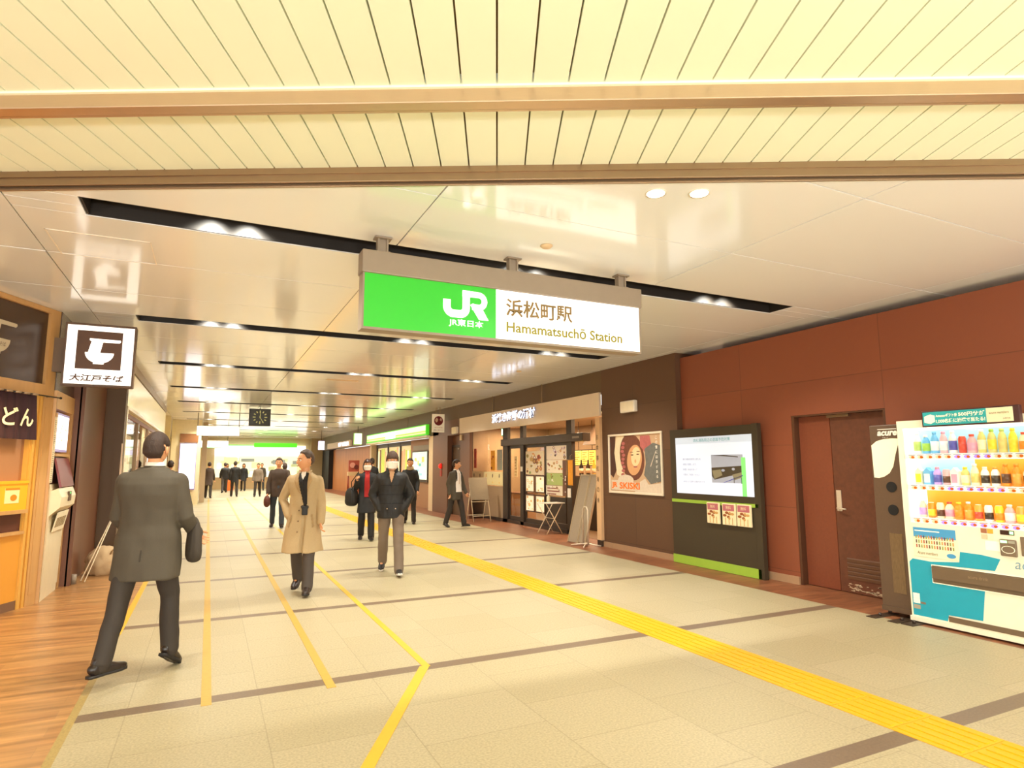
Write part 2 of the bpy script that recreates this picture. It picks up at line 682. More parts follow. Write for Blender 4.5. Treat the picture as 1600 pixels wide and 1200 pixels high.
strip('floor_line', [(0.07, 4.86), (0.07, 34)], 0.065, M_TAPE, 'yellow floor line left of the tan coat, ending at a dark band beside the dark suit')
strip('floor_line', [(0.888, 4.83), (0.888, 34)], 0.065, M_TAPE, 'yellow floor line running under the man in the tan coat')
strip('floor_line', [(1.655, 4.98), (1.655, 34)], 0.06, M_TAPE2, 'bright yellow floor line right of the tan coat, meeting the slanted line')
strip('floor_line', [(1.638, 4.99), (0.10, 2.13)], 0.075, M_TAPE2, 'slanted bright yellow floor line at the bottom centre of the photo', 0.0035)
strip('floor_line', [(-0.70, 7.2), (-0.70, 44)], 0.06, M_TAPE2, 'yellow floor line along the edge of the wood tiles, between the dark suit legs')
tp = MB()
y = -1.0
while y < 40:
    tp.box(3.81, 4.25, y + 0.002, y + 0.398, 0.0005, 0.004)
    for q in range(5):
        xx = 3.81 + 0.06 + q * 0.08
        tp.box(xx - 0.016, xx + 0.016, y + 0.02, y + 0.38, 0.004, 0.009)
    y += 0.4
tag(tp.done('tactile_paving', M_TACT), 'broad bright yellow ribbed tactile paving strip running along the concourse floor', 'tactile paving')

# right wall: near part set back, far part proud
XW, XF = 7.2, 7.09
WTOP = 3.412
w = MB()
w.box(XW, XW + 0.2, 0.3, 4.665, 0, WTOP)
w.box(XW, XW + 0.2, 6.0, 8.195, 0, WTOP)
w.box(XW, XW + 0.2, 4.665, 6.0, 2.256, WTOP)
struct(w.done('wall_right', M_WALL))
w = MB()
w.box(XF, XF + 0.6, 8.2, 10.44, 0, 3.5)
struct(w.done('wall_right_poster', M_WALLQ))
w = MB().box(8.2, 8.4, 0.3, 8.2, 0, 3.5)
struct(w.done('wall_right_rear', M_CREAM2))
w = MB()
w.box(XF, XF + 0.25, 10.44, 20.4, 3.06, 3.5)
w.box(XF, XF + 0.25, 20.4, 45, 2.62, 3.5)
for yy in (13.0, 15.75, 24.2, 32.0):
    w.box(XF - 0.006, XF, yy - 0.02, yy + 0.02, 3.06, 3.5)
struct(w.done('wall_right_header', M_WALLD))
w = MB()
w.box(XF, XF + 0.1, 17.55, 18.35, 0, 3.06)
w.box(XF, XF + 0.5, 19.5, 21.0, 0, 3.06)
w.box(XF + 0.2, XF + 0.3, 18.25, 19.5, 0, 3.06)
w.box(XF, XF + 0.2, 18.35, 19.5, 2.56, 3.06)
struct(w.done('wall_right_far', M_WALLP))
b = MB()
b.box(XW - 0.03, XW, 6.0, 8.2, 0, 0.1)
b.box(XF - 0.02, XF, 8.2, 10.46, 0, 0.1)
b.box(XW - 0.03, XW, 0.5, 4.665, 0, 0.1)
struct(b.done('baseboard_right', M_BASE))
w = MB()
w.box(-9, 9, YMAX, YMAX + 0.2, 0, 3.6)
struct(w.done('wall_back', M_CREAM2))

# ================================================================== hanging station sign
M_GREEN = mat('sign_green', '2CB028', 0.35, emit=0.30, ecol='38C830', var=0.02, scale=2)
M_SIGNW = mat('sign_white', 'FFFFFF', 0.35, emit=0.95, ecol='FFFDF4', var=0.01)
M_SIGNT = mat('sign_letter_white', 'FFFFFF', 0.4, emit=0.8, ecol='FFFFF2', var=0.01)
M_INK = mat('sign_ink', '8A7040', 0.5)
M_INK2 = mat('sign_ink_olive', '8E8420', 0.5)
F = face_south(4.93)
t = thing('station_sign', 'long lit green and white station name sign hanging from the ceiling', 'sign', (2.44, 5.0, 2.71))
o = MB()
o.box(1.035, 3.85, 3.165, 3.36, -0.15, 0.02, F, bevel=0.012)
o.done('header_box', M_BEIGE, t)
o = MB()
o.box(1.045, 3.835, 2.695, 2.715, -0.135, 0.006, F)
o.box(1.045, 1.06, 2.715, 3.165, -0.135, 0.006, F)
o.box(3.82, 3.835, 2.715, 3.165, -0.135, 0.006, F)
o.box(1.06, 3.82, 2.715, 3.165, -0.135, -0.03, F)
o.done('frame', M_BEIGE, t)
o = MB()
o.box(1.06, 2.238, 2.715, 3.165, -0.03, 0, F)
gp = o.done('green_panel', M_GREEN, t)
o = MB()
o.box(2.238, 3.82, 2.715, 3.165, -0.03, 0, F)
wp = o.done('white_panel', M_SIGNW, t)
for bx in (1.215, 2.435, 3.655):
    o = MB()
    o.box(bx - 0.07, bx + 0.07, 3.484, 3.498, -0.11, -0.01, F)
    o.box(bx - 0.035, bx + 0.035, 3.36, 3.484, -0.085, -0.05, F)
    o.box(bx - 0.045, bx - 0.03, 3.36, 3.484, -0.1, -0.035, F)
    o.box(bx + 0.03, bx + 0.045, 3.36, 3.484, -0.1, -0.035, F)
    o.box(bx - 0.055, bx + 0.055, 3.36, 3.372, -0.12, -0.01, F)
    o.done('hanger', M_BEIGE, t)


# the two-letter monogram: hooked J joined to R, drawn as one flat stroke plate
def monogram(x, y, s, fr, m, parent):
    o = MB()
    c = 0.006

    def stroke(pts, w):
        n = len(pts)
        L_, R2 = [], []
        for i, p in enumerate(pts):
            a, b = Vector(pts[max(0, i - 1)]), Vector(pts[min(n - 1, i + 1)])
            d = (b - a).normalized()
            q = Vector((-d.y, d.x)) * (w[i] if isinstance(w, list) else w) / 2
            L_.append(Vector(p) + q)
            R2.append(Vector(p) - q)
        for i in range(n - 1):
            o.face([fr.p(x + v.x * s, y + v.y * s, c) for v in (L_[i], L_[i + 1], R2[i + 1], R2[i])])

    def arc(cx, cy, r, a0, a1, n=10):
        return [(cx + r * math.cos(math.radians(a0 + (a1 - a0) * i / n)), cy + r * math.sin(math.radians(a0 + (a1 - a0) * i / n))) for i in range(n + 1)]

    t_ = 0.165
    stroke([(.085, .37)] + arc(.225, .222, .14, 180, 270) + arc(.37, .222, .14, 270, 360) + [(.51, .60)], t_)
    stroke([(.43, .53)] + [(.78, .53)] + arc(.79, .395, .135, 85, -85) + [(.64, .262)], .128)
    o.face([fr.p(x + a * s, y + b * s, c) for a, b in ((.66, .34), (.86, .27), (1.02, .0), (.80, .0), (.60, .30))])
    return o.done('emblem', m, parent, fix=False)


monogram(1.735, 2.866, 0.42, F, M_SIGNT, gp)
text('JR東日本', F, 1.79, 2.785, 0.07, M_SIGNT, gp, w=0.325, bold=0.015)
text('浜松町駅', F, 2.335, 2.93, 0.165, M_INK, wp, w=0.70, bold=0.022)
text('Hamamatsuchō Station', F, 2.34, 2.785, 0.10, M_INK2, wp, w=1.265, bold=0.022)

# ================================================================== square noodle-shop sign on a bracket
F = face_south(9.10)
t = thing('noodle_shop_sign', 'square lit white sign with a noodle bowl emblem on the brown pillar', 'sign', (-1.3, 9.16, 2.58))
o = MB()
o.box(-1.675, -0.925, 2.575, 3.36, -0.14, -0.012, F, bevel=0.01)
for q in ((-1.675, -0.925, 2.575, 2.60), (-1.675, -0.925, 3.335, 3.36), (-1.675, -1.655, 2.60, 3.335), (-0.945, -0.925, 2.60, 3.335)):
    o.box(*q, -0.012, 0.012, F)
o.done('casing', mat('soba_casing', '5A4028', .5), t)
o = MB()
o.box(-1.655, -0.945, 2.60, 3.335, -0.012, 0.0, F)
pn = o.done('lit_panel', mat('soba_white', 'FFFFFF', 0.4, emit=1.0, ecol='FFFBEE'), t)
o = MB()
o.box(-1.80, -1.675, 2.74, 3.16, -0.12, -0.03, F)
o.done('bracket', M_WALLD, t)
M_SOBA = mat('soba_brown', '5A3A20', 0.5)
o = MB()
o.box(-1.55, -1.07, 2.79, 3.272, 0, 0.003, F)
sq = o.done('emblem_square', M_SOBA, pn)


def bowl(fr, x, y, s, c, m, parent):
    o = MB()
    n = 22
    o.prism([(x - 0.5 * s, y)] + [(x - 0.5 * s * math.cos(math.pi * i / n), y - 0.44 * s * math.sin(math.pi * i / n))
                                 for i in range(1, n)] + [(x + 0.5 * s, y)], c, c + 0.003, fr)
    o.box(x - 0.2 * s, x + 0.17 * s, y - 0.475 * s, y - 0.40 * s, c, c + 0.003, fr)
    o.prism([(x - 0.40 * s, y), (x + 0.02 * s, y), (x + 0.10 * s, y + 0.47 * s), (x - 0.30 * s, y + 0.47 * s)], c, c + 0.003, fr)
    o.prism([(x - 0.37 * s, y + 0.50 * s), (x - 0.37 * s, y + 0.58 * s), (x + 0.70 * s, y + 0.56 * s), (x + 0.72 * s, y + 0.50 * s),
             (x + 0.67 * s, y + 0.44 * s), (x - 0.28 * s, y + 0.44 * s)], c, c + 0.0035, fr)
    return o.done('bowl_emblem', m, parent)


bowl(F, -1.305, 3.0, 0.305, 0.003, mat('soba_emblem', 'FFFFFF', 0.4, emit=1.0, ecol='FFFBEE'), sq)
text('大江戸そば', F, -1.60, 2.635, 0.088, M_SOBA, pn, w=0.57, bold=0.03, shear=0.12)

# ================================================================== other hanging signs and the clock
def hung_box(name, label, cat, x0, x1, z0, z1, y, depth, m, frame_m, rod_x, group=None):
    F = face_south(y)
    t = thing(name, label, cat, ((x0 + x1) / 2, y, z0), group)
    o = MB()
    o.box(x0, x1, z0, z1, -depth, -0.006, F, bevel=0.006)
    o.done('casing', frame_m, t)
    o = MB()
    e = 0.015
    o.box(x0 + e, x1 - e, z0 + e, z1 - e, -0.006, 0.004, F)
    p = o.done('face_panel', m, t)
    for r in rod_x:
        o = MB()
        o.cyl(F.p(r, z1, -depth / 2), F.p(r, 3.497, -depth / 2), 0.012, n=8)
        o.done('hanging_rod', M_DARKMETAL, t)
    return t, p, F


M_GUIDE = mat('guide_sign_lit', 'FFFFFF', 0.4, emit=1.3, ecol='FFFBF0')
t, p, F = hung_box('guide_sign', 'long white lit guide sign hanging left of the square clock', 'sign', -0.47, 0.96, 2.67, 3.02, 25.0, 0.14, M_GUIDE, M_BEIGE, (-0.44, 0.93))
text('←', F, -0.40, 2.80, 0.07, M_INK, p, c=0.008)
t, p, F = hung_box('guide_sign', 'smaller white lit guide sign hanging farther away below the long one', 'sign', -0.43, 0.84, 2.48, 2.86, 35.0, 0.14, M_GUIDE, M_BEIGE, (-0.40, 0.80))
o = MB()
o.box(-0.41, 0.82, 2.48, 2.51, 0.004, 0.008, F)
o.done('green_stripe', M_GREEN, p)
text('↑', F, -0.20, 2.66, 0.10, M_INK, p, c=0.008)
text('↓', F, 0.02, 2.60, 0.10, M_INK, p, c=0.008)
# analogue clock
t, p, F = hung_box('clock', 'square dark analogue clock hanging from the concourse ceiling', 'clock', 1.10, 1.76, 2.90, 3.46, 22.0, 0.16,
                   mat('clock_face', '2C2A18', 0.35), mat('clock_case', '3A3020', 0.5), (1.43,))
o = MB()
cx, cy, r = 1.43, 3.18, 0.22
MC = mat('clock_mark', 'B8B070', 0.5, emit=0.5, ecol='A8A860')
for i in range(12):
    a = math.radians(30 * i)
    u, v = math.sin(a), math.cos(a)
    l0 = r * (0.72 if i % 3 else 0.62)
    wd = 0.016
    o.prism([(cx + u * l0 - v * wd, cy + v * l0 + u * wd), (cx + u * l0 + v * wd, cy + v * l0 - u * wd),
             (cx + u * r + v * wd, cy + v * r - u * wd), (cx + u * r - v * wd, cy + v * r + u * wd)], 0.005, 0.008, F)
o.done('hour_marks', MC, p)
for nm, ang, ln, wd in (('hour_hand', 5, 0.13, 0.016), ('minute_hand', 150, 0.19, 0.011)):
    o = MB()
    a = math.radians(ang)
    u, v = math.sin(a), math.cos(a)
    o.prism([(cx - v * wd - u * .03, cy + u * wd - v * .03), (cx + v * wd - u * .03, cy - u * wd - v * .03), (cx + u * ln + v * wd * .5, cy + v * ln - u * wd * .5),
             (cx + u * ln - v * wd * .5, cy + v * ln + u * wd * .5)], 0.009, 0.011, F)
    o.done(nm, MC, p)
# prohibition board by the right wall
F = face_south(19.5)
t = thing('prohibition_sign', 'white hanging sign with a dark red round picture by the right wall', 'sign', (6.77, 19.55, 2.68))
o = MB()
o.box(6.555, 6.975, 2.67, 3.275, -0.06, 0, F, bevel=0.006)
bp_ = o.done('board', mat('board_white', 'F0E0C0', 0.5, emit=0.25), t)
MR = mat('maroon', '7A1A12', 0.5)
o = MB()
o.disc(6.765, 3.05, 0.155, 0, 0.004, F)
dk_ = o.done('round_picture', MR, bp_)
o = MB()
o.prism([(6.64, 3.07), (6.70, 3.16), (6.75, 3.10), (6.73, 3.02), (6.68, 2.99)], 0.004, 0.006, F)
o.prism([(6.80, 3.08), (6.84, 3.16), (6.88, 3.10), (6.86, 3.03)], 0.004, 0.006, F)
o.done('picture_shapes', mat('pinkish', 'E8C0A0', 0.5), dk_)
text('歩行禁煙', F, 6.63, 2.81, 0.03, M_INK, bp_, w=0.28)
text('禁煙にご協力下さい', F, 6.60, 2.725, 0.04, mat('ink_dark', '3A2410', 0.6), bp_, w=0.34)
for r in (6.68, 6.72, 6.80, 6.84):
    o = MB()
    o.cyl(F.p(r, 3.275, -0.03), F.p(r, 3.497, -0.03), 0.006, n=8)
    o.done('hanging_rod', M_BRONZE, t)
# projecting lit signs on the far right
hung_box('projecting_sign', 'white lit projecting sign with green edge before the far wooden shop', 'sign', 6.28, 6.66, 2.60, 3.15, 30.5, 0.18,
         mat('proj_lit', 'F6FFE8', 0.4, emit=1.5, ecol='F6FFE4'), mat('proj_edge', '8CC850', 0.5, emit=0.5), (6.47,))
hung_box('projecting_sign', 'small bluish white lit projecting sign far down the concourse', 'sign', 5.30, 5.62, 2.43, 2.92, 35.0, 0.18,
         mat('proj_lit2', 'F8F8FF', 0.4, emit=1.8, ecol='F4F2FF'), mat('proj_edge2', 'B0A8D0', 0.5, emit=0.4), (5.46,))

# ================================================================== right wall: door, notice board, poster
M_DOOR = mat('door_brown', '7C4028', 0.42, var=0.14, scale=30, bump=0.05)
M_DOORD = mat('door_brown_worn', '633824', 0.45, var=0.35, scale=18, bump=0.06)
t = tag(thing('door_1', 'brown double service door recessed in the wall beside the vending machine', None, (7.3, 5.33, 0)), kind='structure')
F = face_west(7.30)
o = MB()
for q in ((-5.998, -5.963, 0, 2.254), (-4.699, -4.665, 0, 2.254), (-5.963, -4.699, 2.235, 2.254)):
    o.box(*q, -0.04, 0.095, F)
o.done('door_frame', mat('frame_brown', '56341F', 0.45), t)
o = MB()
o.box(-5.961, -5.488, 0.008, 2.233, -0.04, 0.0, F)
o.done('door_leaf', M_DOOR, t)
o = MB()
o.box(-5.480, -4.701, 0.008, 2.233, -0.04, 0.0, F)
lf = o.done('door_leaf', M_DOORD, t)
o = MB()
for i in range(5):
    z = 0.17 + i * 0.052
    o.box(-5.370, -4.900, z, z + 0.036, 0.0, 0.008, F)
    o.face([F.p(-5.370, z + 0.036, 0.008), F.p(-4.900, z + 0.036, 0.008), F.p(-4.900, z + 0.05, 0.0), F.p(-5.370, z + 0.05, 0.0)])
o.done('louvre', mat('louvre_brown', '5E3C26', 0.4), lf)
o = MB()
o.box(-5.454, -5.385, 1.0, 1.265, 0.0, 0.012, F, bevel=0.006)
M_HANDLE = mat('handle_metal', 'DCCAB0', .35, metal=.4)
pl = o.done('handle_plate', M_HANDLE, lf)
o = MB()
o.cyl(F.p(-5.419, 1.04, 0.012), F.p(-5.419, 1.04, 0.055), 0.011, n=12)
o.tube([F.p(-5.419, 1.04, 0.05), F.p(-5.370, 1.035, 0.055), F.p(-5.302, 1.03, 0.05)], 0.009)
o.done('lever', M_HANDLE, pl)
o = MB()
o.box(-5.508, -5.194, 2.20, 2.232, 0.0, 0.03, F)
o.tube([F.p(-5.214, 2.235, 0.02), F.p(-5.488, 2.245, 0.08), F.p(-5.586, 2.245, 0.03)], 0.008, n=8)
o.done('door_closer', M_BRONZE, lf)
o = MB()   # pale scuffed kick area of its own ragged shape
rr = random.Random(3)
for i in range(60):
    a = -5.390 + rr.random() * 0.58
    z = 0.03 + rr.random() ** 2 * 0.10
    l, h = 0.02 + rr.random() * 0.05, 0.004 + rr.random() * 0.012
    o.prism([(a, z), (a + l, z + rr.uniform(-.01, .01)), (a + l * .8, z + h), (a + l * .2, z + h * .8)], 0.0, 0.0012, F)
o.done('scuff_marks', mat('scuff', 'C4AA88', 0.7), lf)

M_BOARD = mat('board_black_brown', '3C3222', 0.4, var=0.1, scale=60)
M_LIME = mat('lime_green', '93B23A', 0.45, emit=0.06)
t = thing('information_board', 'tall dark information board with lit screen and lime green stripes', 'information board', (7.05, 7.37, 0))
F = FrScaled((7.02, 0, 0), (0, -1, 0), UP)
F.k = 0.986
o = MB()
o.box(-8.43, -6.555, -.0225, 2.18, -0.066, -0.02, F)
o.box(-8.43, -8.30, 1.10, 2.18, -0.02, 0.0, F)
o.box(-6.63, -6.52, -.0225, 2.19, -0.067, 0.012, F, bevel=0.005)
o.box(-8.30, -6.63, 2.04, 2.18, -0.02, 0.0, F)
o.box(-8.30, -6.63, 1.04, 1.125, -0.02, 0.0, F)
o.box(-8.43, -8.30, -.0225, 1.10, -0.02, 0.0, F)
o.box(-8.30, -6.63, -.0225, 1.04, -0.02, 0.0, F)
o.done('cabinet', M_BOARD, t)
o = MB()
o.box(-8.42, -6.57, 0.975, 1.025, 0.0, 0.012, F)
o.done('green_stripe', M_LIME, t)
o = MB()
o.box(-8.43, -6.57, -.018, 0.115, 0.0, 0.012, F)
o.done('green_plinth', M_LIME, t)
M_SCR = mat('screen_white', 'A8ACB4', 0.2, emit=0.68, ecol='F6F8FF')
o = MB()
o.box(-8.30, -6.63, 1.125, 2.04, -0.018, -0.004, F)
scn = o.done('screen', M_SCR, t)
o = MB()
o.box(-8.30, -6.63, 1.93, 2.04, -0.004, -0.002, F)
o.done('title_band', mat('screen_band', '9CA2A8', 0.2, emit=0.60, ecol='E4ECF4'), scn)
M_TEAL = mat('screen_teal', '3F9898', 0.3, emit=0.12, ecol='70C0C0')
text('改札通路周辺の混雑予防対策', F, -7.86, 1.957, 0.055, M_TEAL, scn, w=0.80, c=0.0)
M_SGREY = mat('screen_grey', '7C8090', 0.3, emit=0.28, ecol='C4C8D8')
for i, s in enumerate(('朝の通勤時間帯は改札前', '通路が混雑します。', '時間に余裕を持って', '列車をご利用ください。', '※状況により変更する場合があります。')):
    text(s, F, -8.13, 1.665 - i * 0.085 - (0.02 if i == 4 else 0), 0.036 if i < 4 else 0.028, M_SGREY, scn, c=0.0)
# photograph shown on the screen: platform gates
pm = [mat('scr_sky', '9CA0AC', 0.3, emit=0.42), mat('scr_dark', '4A4234', 0.3, emit=0.06), mat('scr_mid', '8C8468', 0.3, emit=0.15),
      mat('scr_rail', '4038A0', 0.3, emit=0.5), mat('scr_lime', '7EDC78', 0.3, emit=0.4), mat('scr_deep', '1E6A38', 0.3, emit=0.3)]
o = MB()
o.box(-7.475, -6.83, 1.315, 1.745, -0.004, -0.001, F, mi=0)
o.prism([(-7.475, 1.735), (-7.2, 1.74), (-6.92, 1.715), (-6.92, 1.70), (-7.2, 1.722)], -0.001, 0, F, mi=1)
o.prism([(-7.475, 1.545), (-6.86, 1.575), (-6.86, 1.45), (-7.1, 1.42), (-7.42, 1.36), (-7.475, 1.42)], -0.001, 0, F, mi=1)
o.prism([(-7.46, 1.50), (-7.28, 1.52), (-7.25, 1.43), (-7.42, 1.37)], 0, 0.001, F, mi=2)
o.prism([(-7.05, 1.44), (-6.86, 1.48), (-6.86, 1.40), (-7.0, 1.36)], 0, 0.001, F, mi=2)
o.disc(-7.23, 1.505, 0.035, 0, 0.001, F, mi=0, ry=0.02)
o.disc(-7.02, 1.525, 0.03, 0, 0.001, F, mi=0, ry=0.02)
o.prism([(-7.25, 1.315), (-7.22, 1.318), (-6.84, 1.44), (-6.84, 1.425)], 0, 0.001, F, mi=3)
o.box(-7.02, -7.008, 1.315, 1.40, 0, 0.001, F, mi=1)
o.box(-6.86, -6.78, 1.125, 1.70, -0.004, 0.0, F, mi=4)
o.box(-6.875, -6.86, 1.31, 1.46, -0.004, 0.0, F, mi=5)
o.done('screen_picture', pm, scn)
# leaflet holders with leaflets
LF = [mat('leaf_cream', 'F0DDB0', 0.5), mat('leaf_pink', 'B8686E', 0.5), mat('leaf_brown', '9A5428', 0.5), mat('leaf_tan', 'C89858', 0.5)]
for i, (a0, lb) in enumerate(((-7.57, 'leftmost'), (-7.245, 'middle'), (-6.95, 'rightmost'))):
    w_ = 0.265
    t2 = thing('leaflet_stack', lb + ' of three leaflet packs hanging under the screen of the dark board', 'leaflets',
               (7.0, (-a0 - w_ / 2) * .986, 0.70), 'leaflet packs under the screen')
    o = MB()
    o.box(a0, a0 + w_, 0.69, 1.01, 0.014, 0.045, F, bevel=0.008)
    body = o.done('paper_stack', LF[0], t2)
    o = MB()
    o.box(a0 + 0.02, a0 + w_ - 0.02, 0.90, 0.995, 0.045, 0.047, F, mi=0)
    r2 = random.Random(5)
    for k in range(7):
        x = a0 + 0.05 + r2.random() * (w_ - 0.1)
        z = 0.79 + r2.random() * 0.09
        o.disc(x, z, 0.018 + r2.random() * 0.022, 0.045, 0.047 + k * 0.0002, F, n=9, mi=1 + k % 2, ry=0.02)
    for k in range(3):
        x = a0 + 0.06 + k * 0.07
        o.box(x, x + 0.012, 0.70, 0.80, 0.045, 0.047, F, mi=2)
    o.done('cover_picture', [LF[1], LF[2], LF[3]], body)
    text('無料', F, a0 + w_ / 2, 0.925, 0.05, LF[0], body, c=0.0485, align='C')

# framed ski poster
F = face_west(7.09)
t = thing('ski_poster', 'framed ski poster with a face in a fur hood on the brown wall', 'poster', (7.07, 9.4, 1.05))
o = MB()
A0, A1, Z0, Z1 = -10.21, -8.59, 1.055, 2.18
for q in ((A0, A1, Z1 - 0.04, Z1), (A0, A1, Z0, Z0 + 0.04), (A0, A0 + 0.04, Z0 + 0.04, Z1 - 0.04), (A1 - 0.04, A1, Z0 + 0.04, Z1 - 0.04)):
    o.box(*q, 0.0, 0.03, F, bevel=0.008)
o.done('frame', mat('poster_frame', 'E6D6BC', 0.3), t)
pc = [mat('po_tan', 'C8A27C', 0.4), mat('po_fur', '6E3E2C', 0.5, var=0.35, scale=30), mat('po_skin', 'D29A68', 0.5),
      mat('po_cream', 'E6D2AC', 0.5, var=0.15, scale=14), mat('po_grey', '6C6A62', 0.5, var=0.3, scale=16), mat('po_rose', 'B0605A', 0.5, var=0.3, scale=20),
      mat('po_dark', '4C2A20', 0.5), mat('po_light', 'E8C896', 0.5), mat('po_snow', 'D8C4AC', 0.5, var=0.12, scale=22)]
o = MB()


def PX(u, v):      # poster picture fractions to wall coordinates
    return (A0 + 0.04 + u * (A1 - A0 - 0.08), Z0 + 0.04 + v * (Z1 - Z0 - 0.08))


def pp(pts, mi, lay):
    o.prism([PX(*q) for q in pts], 0.004 + lay * 0.0006, 0.0046 + lay * 0.0006, F, mi)


def pe(u, v, ru, rv, mi, lay, n=26, tilt=0.0):
    q = []
    for i in range(n):
        a = 2 * math.pi * i / n
        x, y = ru * math.cos(a), rv * math.sin(a)
        q.append((u + x * math.cos(tilt) - y * math.sin(tilt), v + x * math.sin(tilt) + y * math.cos(tilt)))
    q = [(min(.998, max(.002, a)), min(.998, max(.002, b))) for a, b in q]
    pp(q, mi, lay)


pp([(0, 0), (1, 0), (1, 1), (0, 1)], 0, 0)
pp([(0.0, 0.3), (0.06, 0.24), (0.14, 0.40), (0.10, 0.7), (0.12, 1.0), (0.0, 1.0)], 6, 1)
pp([(0.14, 0.30), (0.24, 0.24), (0.28, 0.40), (0.22, 0.70), (0.30, 1.0), (0.14, 1.0), (0.09, 0.70)], 3, 2)
pe(0.45, 0.62, 0.24, 0.42, 1, 3, tilt=0.12)
for i in range(9):
    pe(0.26 + 0.012 * (i % 3), 0.30 + i * 0.07, 0.035, 0.03, 5, 4, n=10)
pe(0.50, 0.56, 0.145, 0.27, 2, 5, tilt=-0.12)
pe(0.53, 0.62, 0.09, 0.17, 7, 6, tilt=-0.12)
pe(0.46, 0.65, 0.028, 0.010, 6, 7, n=12)
pe(0.57, 0.66, 0.028, 0.010, 6, 7, n=12)
pe(0.45, 0.70, 0.035, 0.007, 1, 7, n=12)
pe(0.58, 0.71, 0.035, 0.007, 1, 7, n=12)
pe(0.52, 0.54, 0.016, 0.035, 2, 7, n=12)
pe(0.52, 0.44, 0.04, 0.013, 5, 7, n=12)
pp([(0.62, 0.98), (0.80, 0.98), (0.83, 0.80), (0.70, 0.70), (0.62, 0.80)], 5, 8)
pp([(0.70, 0.75), (0.86, 0.85), (0.99, 0.80), (0.99, 0.20), (0.80, 0.15), (0.68, 0.30), (0.72, 0.50)], 4, 9)
pp([(0.80, 0.45), (0.90, 0.70), (0.905, 0.70), (0.81, 0.44)], 8, 10)
pe(0.32, 0.20, 0.16, 0.10, 8, 10)
pp([(0.50, 0.03), (0.60, 0.18), (0.70, 0.24), (0.76, 0.14), (0.99, 0.17), (0.99, 0.0), (0.5, 0.0)], 8, 11)
pp([(0.02, 0.02), (0.5, 0.02), (0.55, 0.16), (0.3, 0.20), (0.02, 0.2)], 8, 11)
pic = o.done('picture', pc, t)
M_OR = mat('po_orange', 'F06A10', 0.5, emit=0.25)
x, z = PX(0.03, 0.045)
text('JR', F, x, z, 0.125, M_OR, pic, w=0.18, c=0.013, bold=0.05)
text('SKISKI', F, x + 0.25, z, 0.125, M_OR, pic, w=0.62, c=0.013, bold=0.03)
for i, ch in enumerate('この雪には熱がある。'):
    x, z = PX(0.905, 0.91 - i * 0.082)
    text(ch, F, x, z, 0.055 if ch != '。' else 0.02, M_WHITE, pic, c=0.013, bold=0.02)

# emergency lights on the wall
for lb, a, z, x in (('white wall emergency light above the ski poster', -9.48, 2.68, 7.09), ('white wall emergency light by the hanging prohibition sign', -18.7, 2.70, 7.09)):
    F = face_west(x)
    t = thing('emergency_light', lb, 'light', (x, -a, z - 0.1))
    o = MB()
    o.box(a - 0.23, a + 0.22, z - 0.11, z + 0.11, 0.0, 0.085, F, bevel=0.025)
    o.done('housing', M_WHITE, t)
    o = MB()
    o.box(a - 0.20, a + 0.19, z - 0.085, z + 0.08, 0.085, 0.09, F)
    o.done('cover', mat('el_cover', 'F4E6C8', 0.3), t)

# ================================================================== recycling bin
F = face_west(6.6)
t = thing('recycling_bin', 'tall slim dark recycling bin with two round holes beside the vending machine', 'bin', (6.9, 4.31, 0))
M_BIN = mat('bin_brown', '5C4634', 0.4, var=0.08, scale=40)
o = MB()
o.box(-4.475, -4.145, 0.085, 2.02, -0.56, 0.0, F, bevel=0.01)
o.box(-4.475, -4.145, 0.05, 0.10, -0.56, 0.012, F)
b = o.done('cabinet', M_BIN, t)
o = MB()
pts = [(-4.462, 1.80), (-4.40, 1.845), (-4.32, 1.865), (-4.22, 1.87), (-4.16, 1.865), (-4.155, 1.83), (-4.20, 1.70), (-4.235, 1.57), (-4.28, 1.50), (-4.34, 1.462),
       (-4.40, 1.445), (-4.455, 1.45)]
o.prism(pts, 0.0, 0.003, F)
o.done('white_panel', mat('bin_white', 'F2E6C0', 0.4, emit=0.15), b)
for z in (1.352, 1.11):
    o = MB()
    o.disc(-4.272, z, 0.056, 0.0, 0.006, F)
    o.disc(-4.272, z, 0.045, 0.006, 0.007, F)
    o.done('hole_flap', M_BLACK, b)
text('acure', F, -4.385, 1.90, 0.052, M_WHITE, b, w=0.22, c=0.003, bold=0.04, shear=0.2)
text('アキュア', F, -4.33, 1.872, 0.014, M_WHITE, b, c=0.003)
o = MB()
o.box(-4.38, -4.17, 1.968, 1.975, 0, 0.003, F)
o.done('logo_bar', M_WHITE, b)
o = MB()
o.box(-4.335, -4.20, 0.25, 0.865, 0.0, 0.004, F)
o.done('scratched_plate', mat('scratched', '6E563A', 0.3, var=0.45, scale=30, stretch=(1, 3, .6)), b)
for a in (-4.43, -4.20):
    o = MB()
    o.cyl(F.p(a, 0.02, -0.05), F.p(a, 0.06, -0.05), 0.018)
    o.box(a - 0.055, a + 0.05, 0.0, 0.008, -0.12, 0.27, F)
    o.cyl(F.p(a, 0.008, 0.12), F.p(a, 0.035, 0.12), 0.016)
    o.done('anchor_foot', mat('anchor', '3A2A1C', 0.5), t)

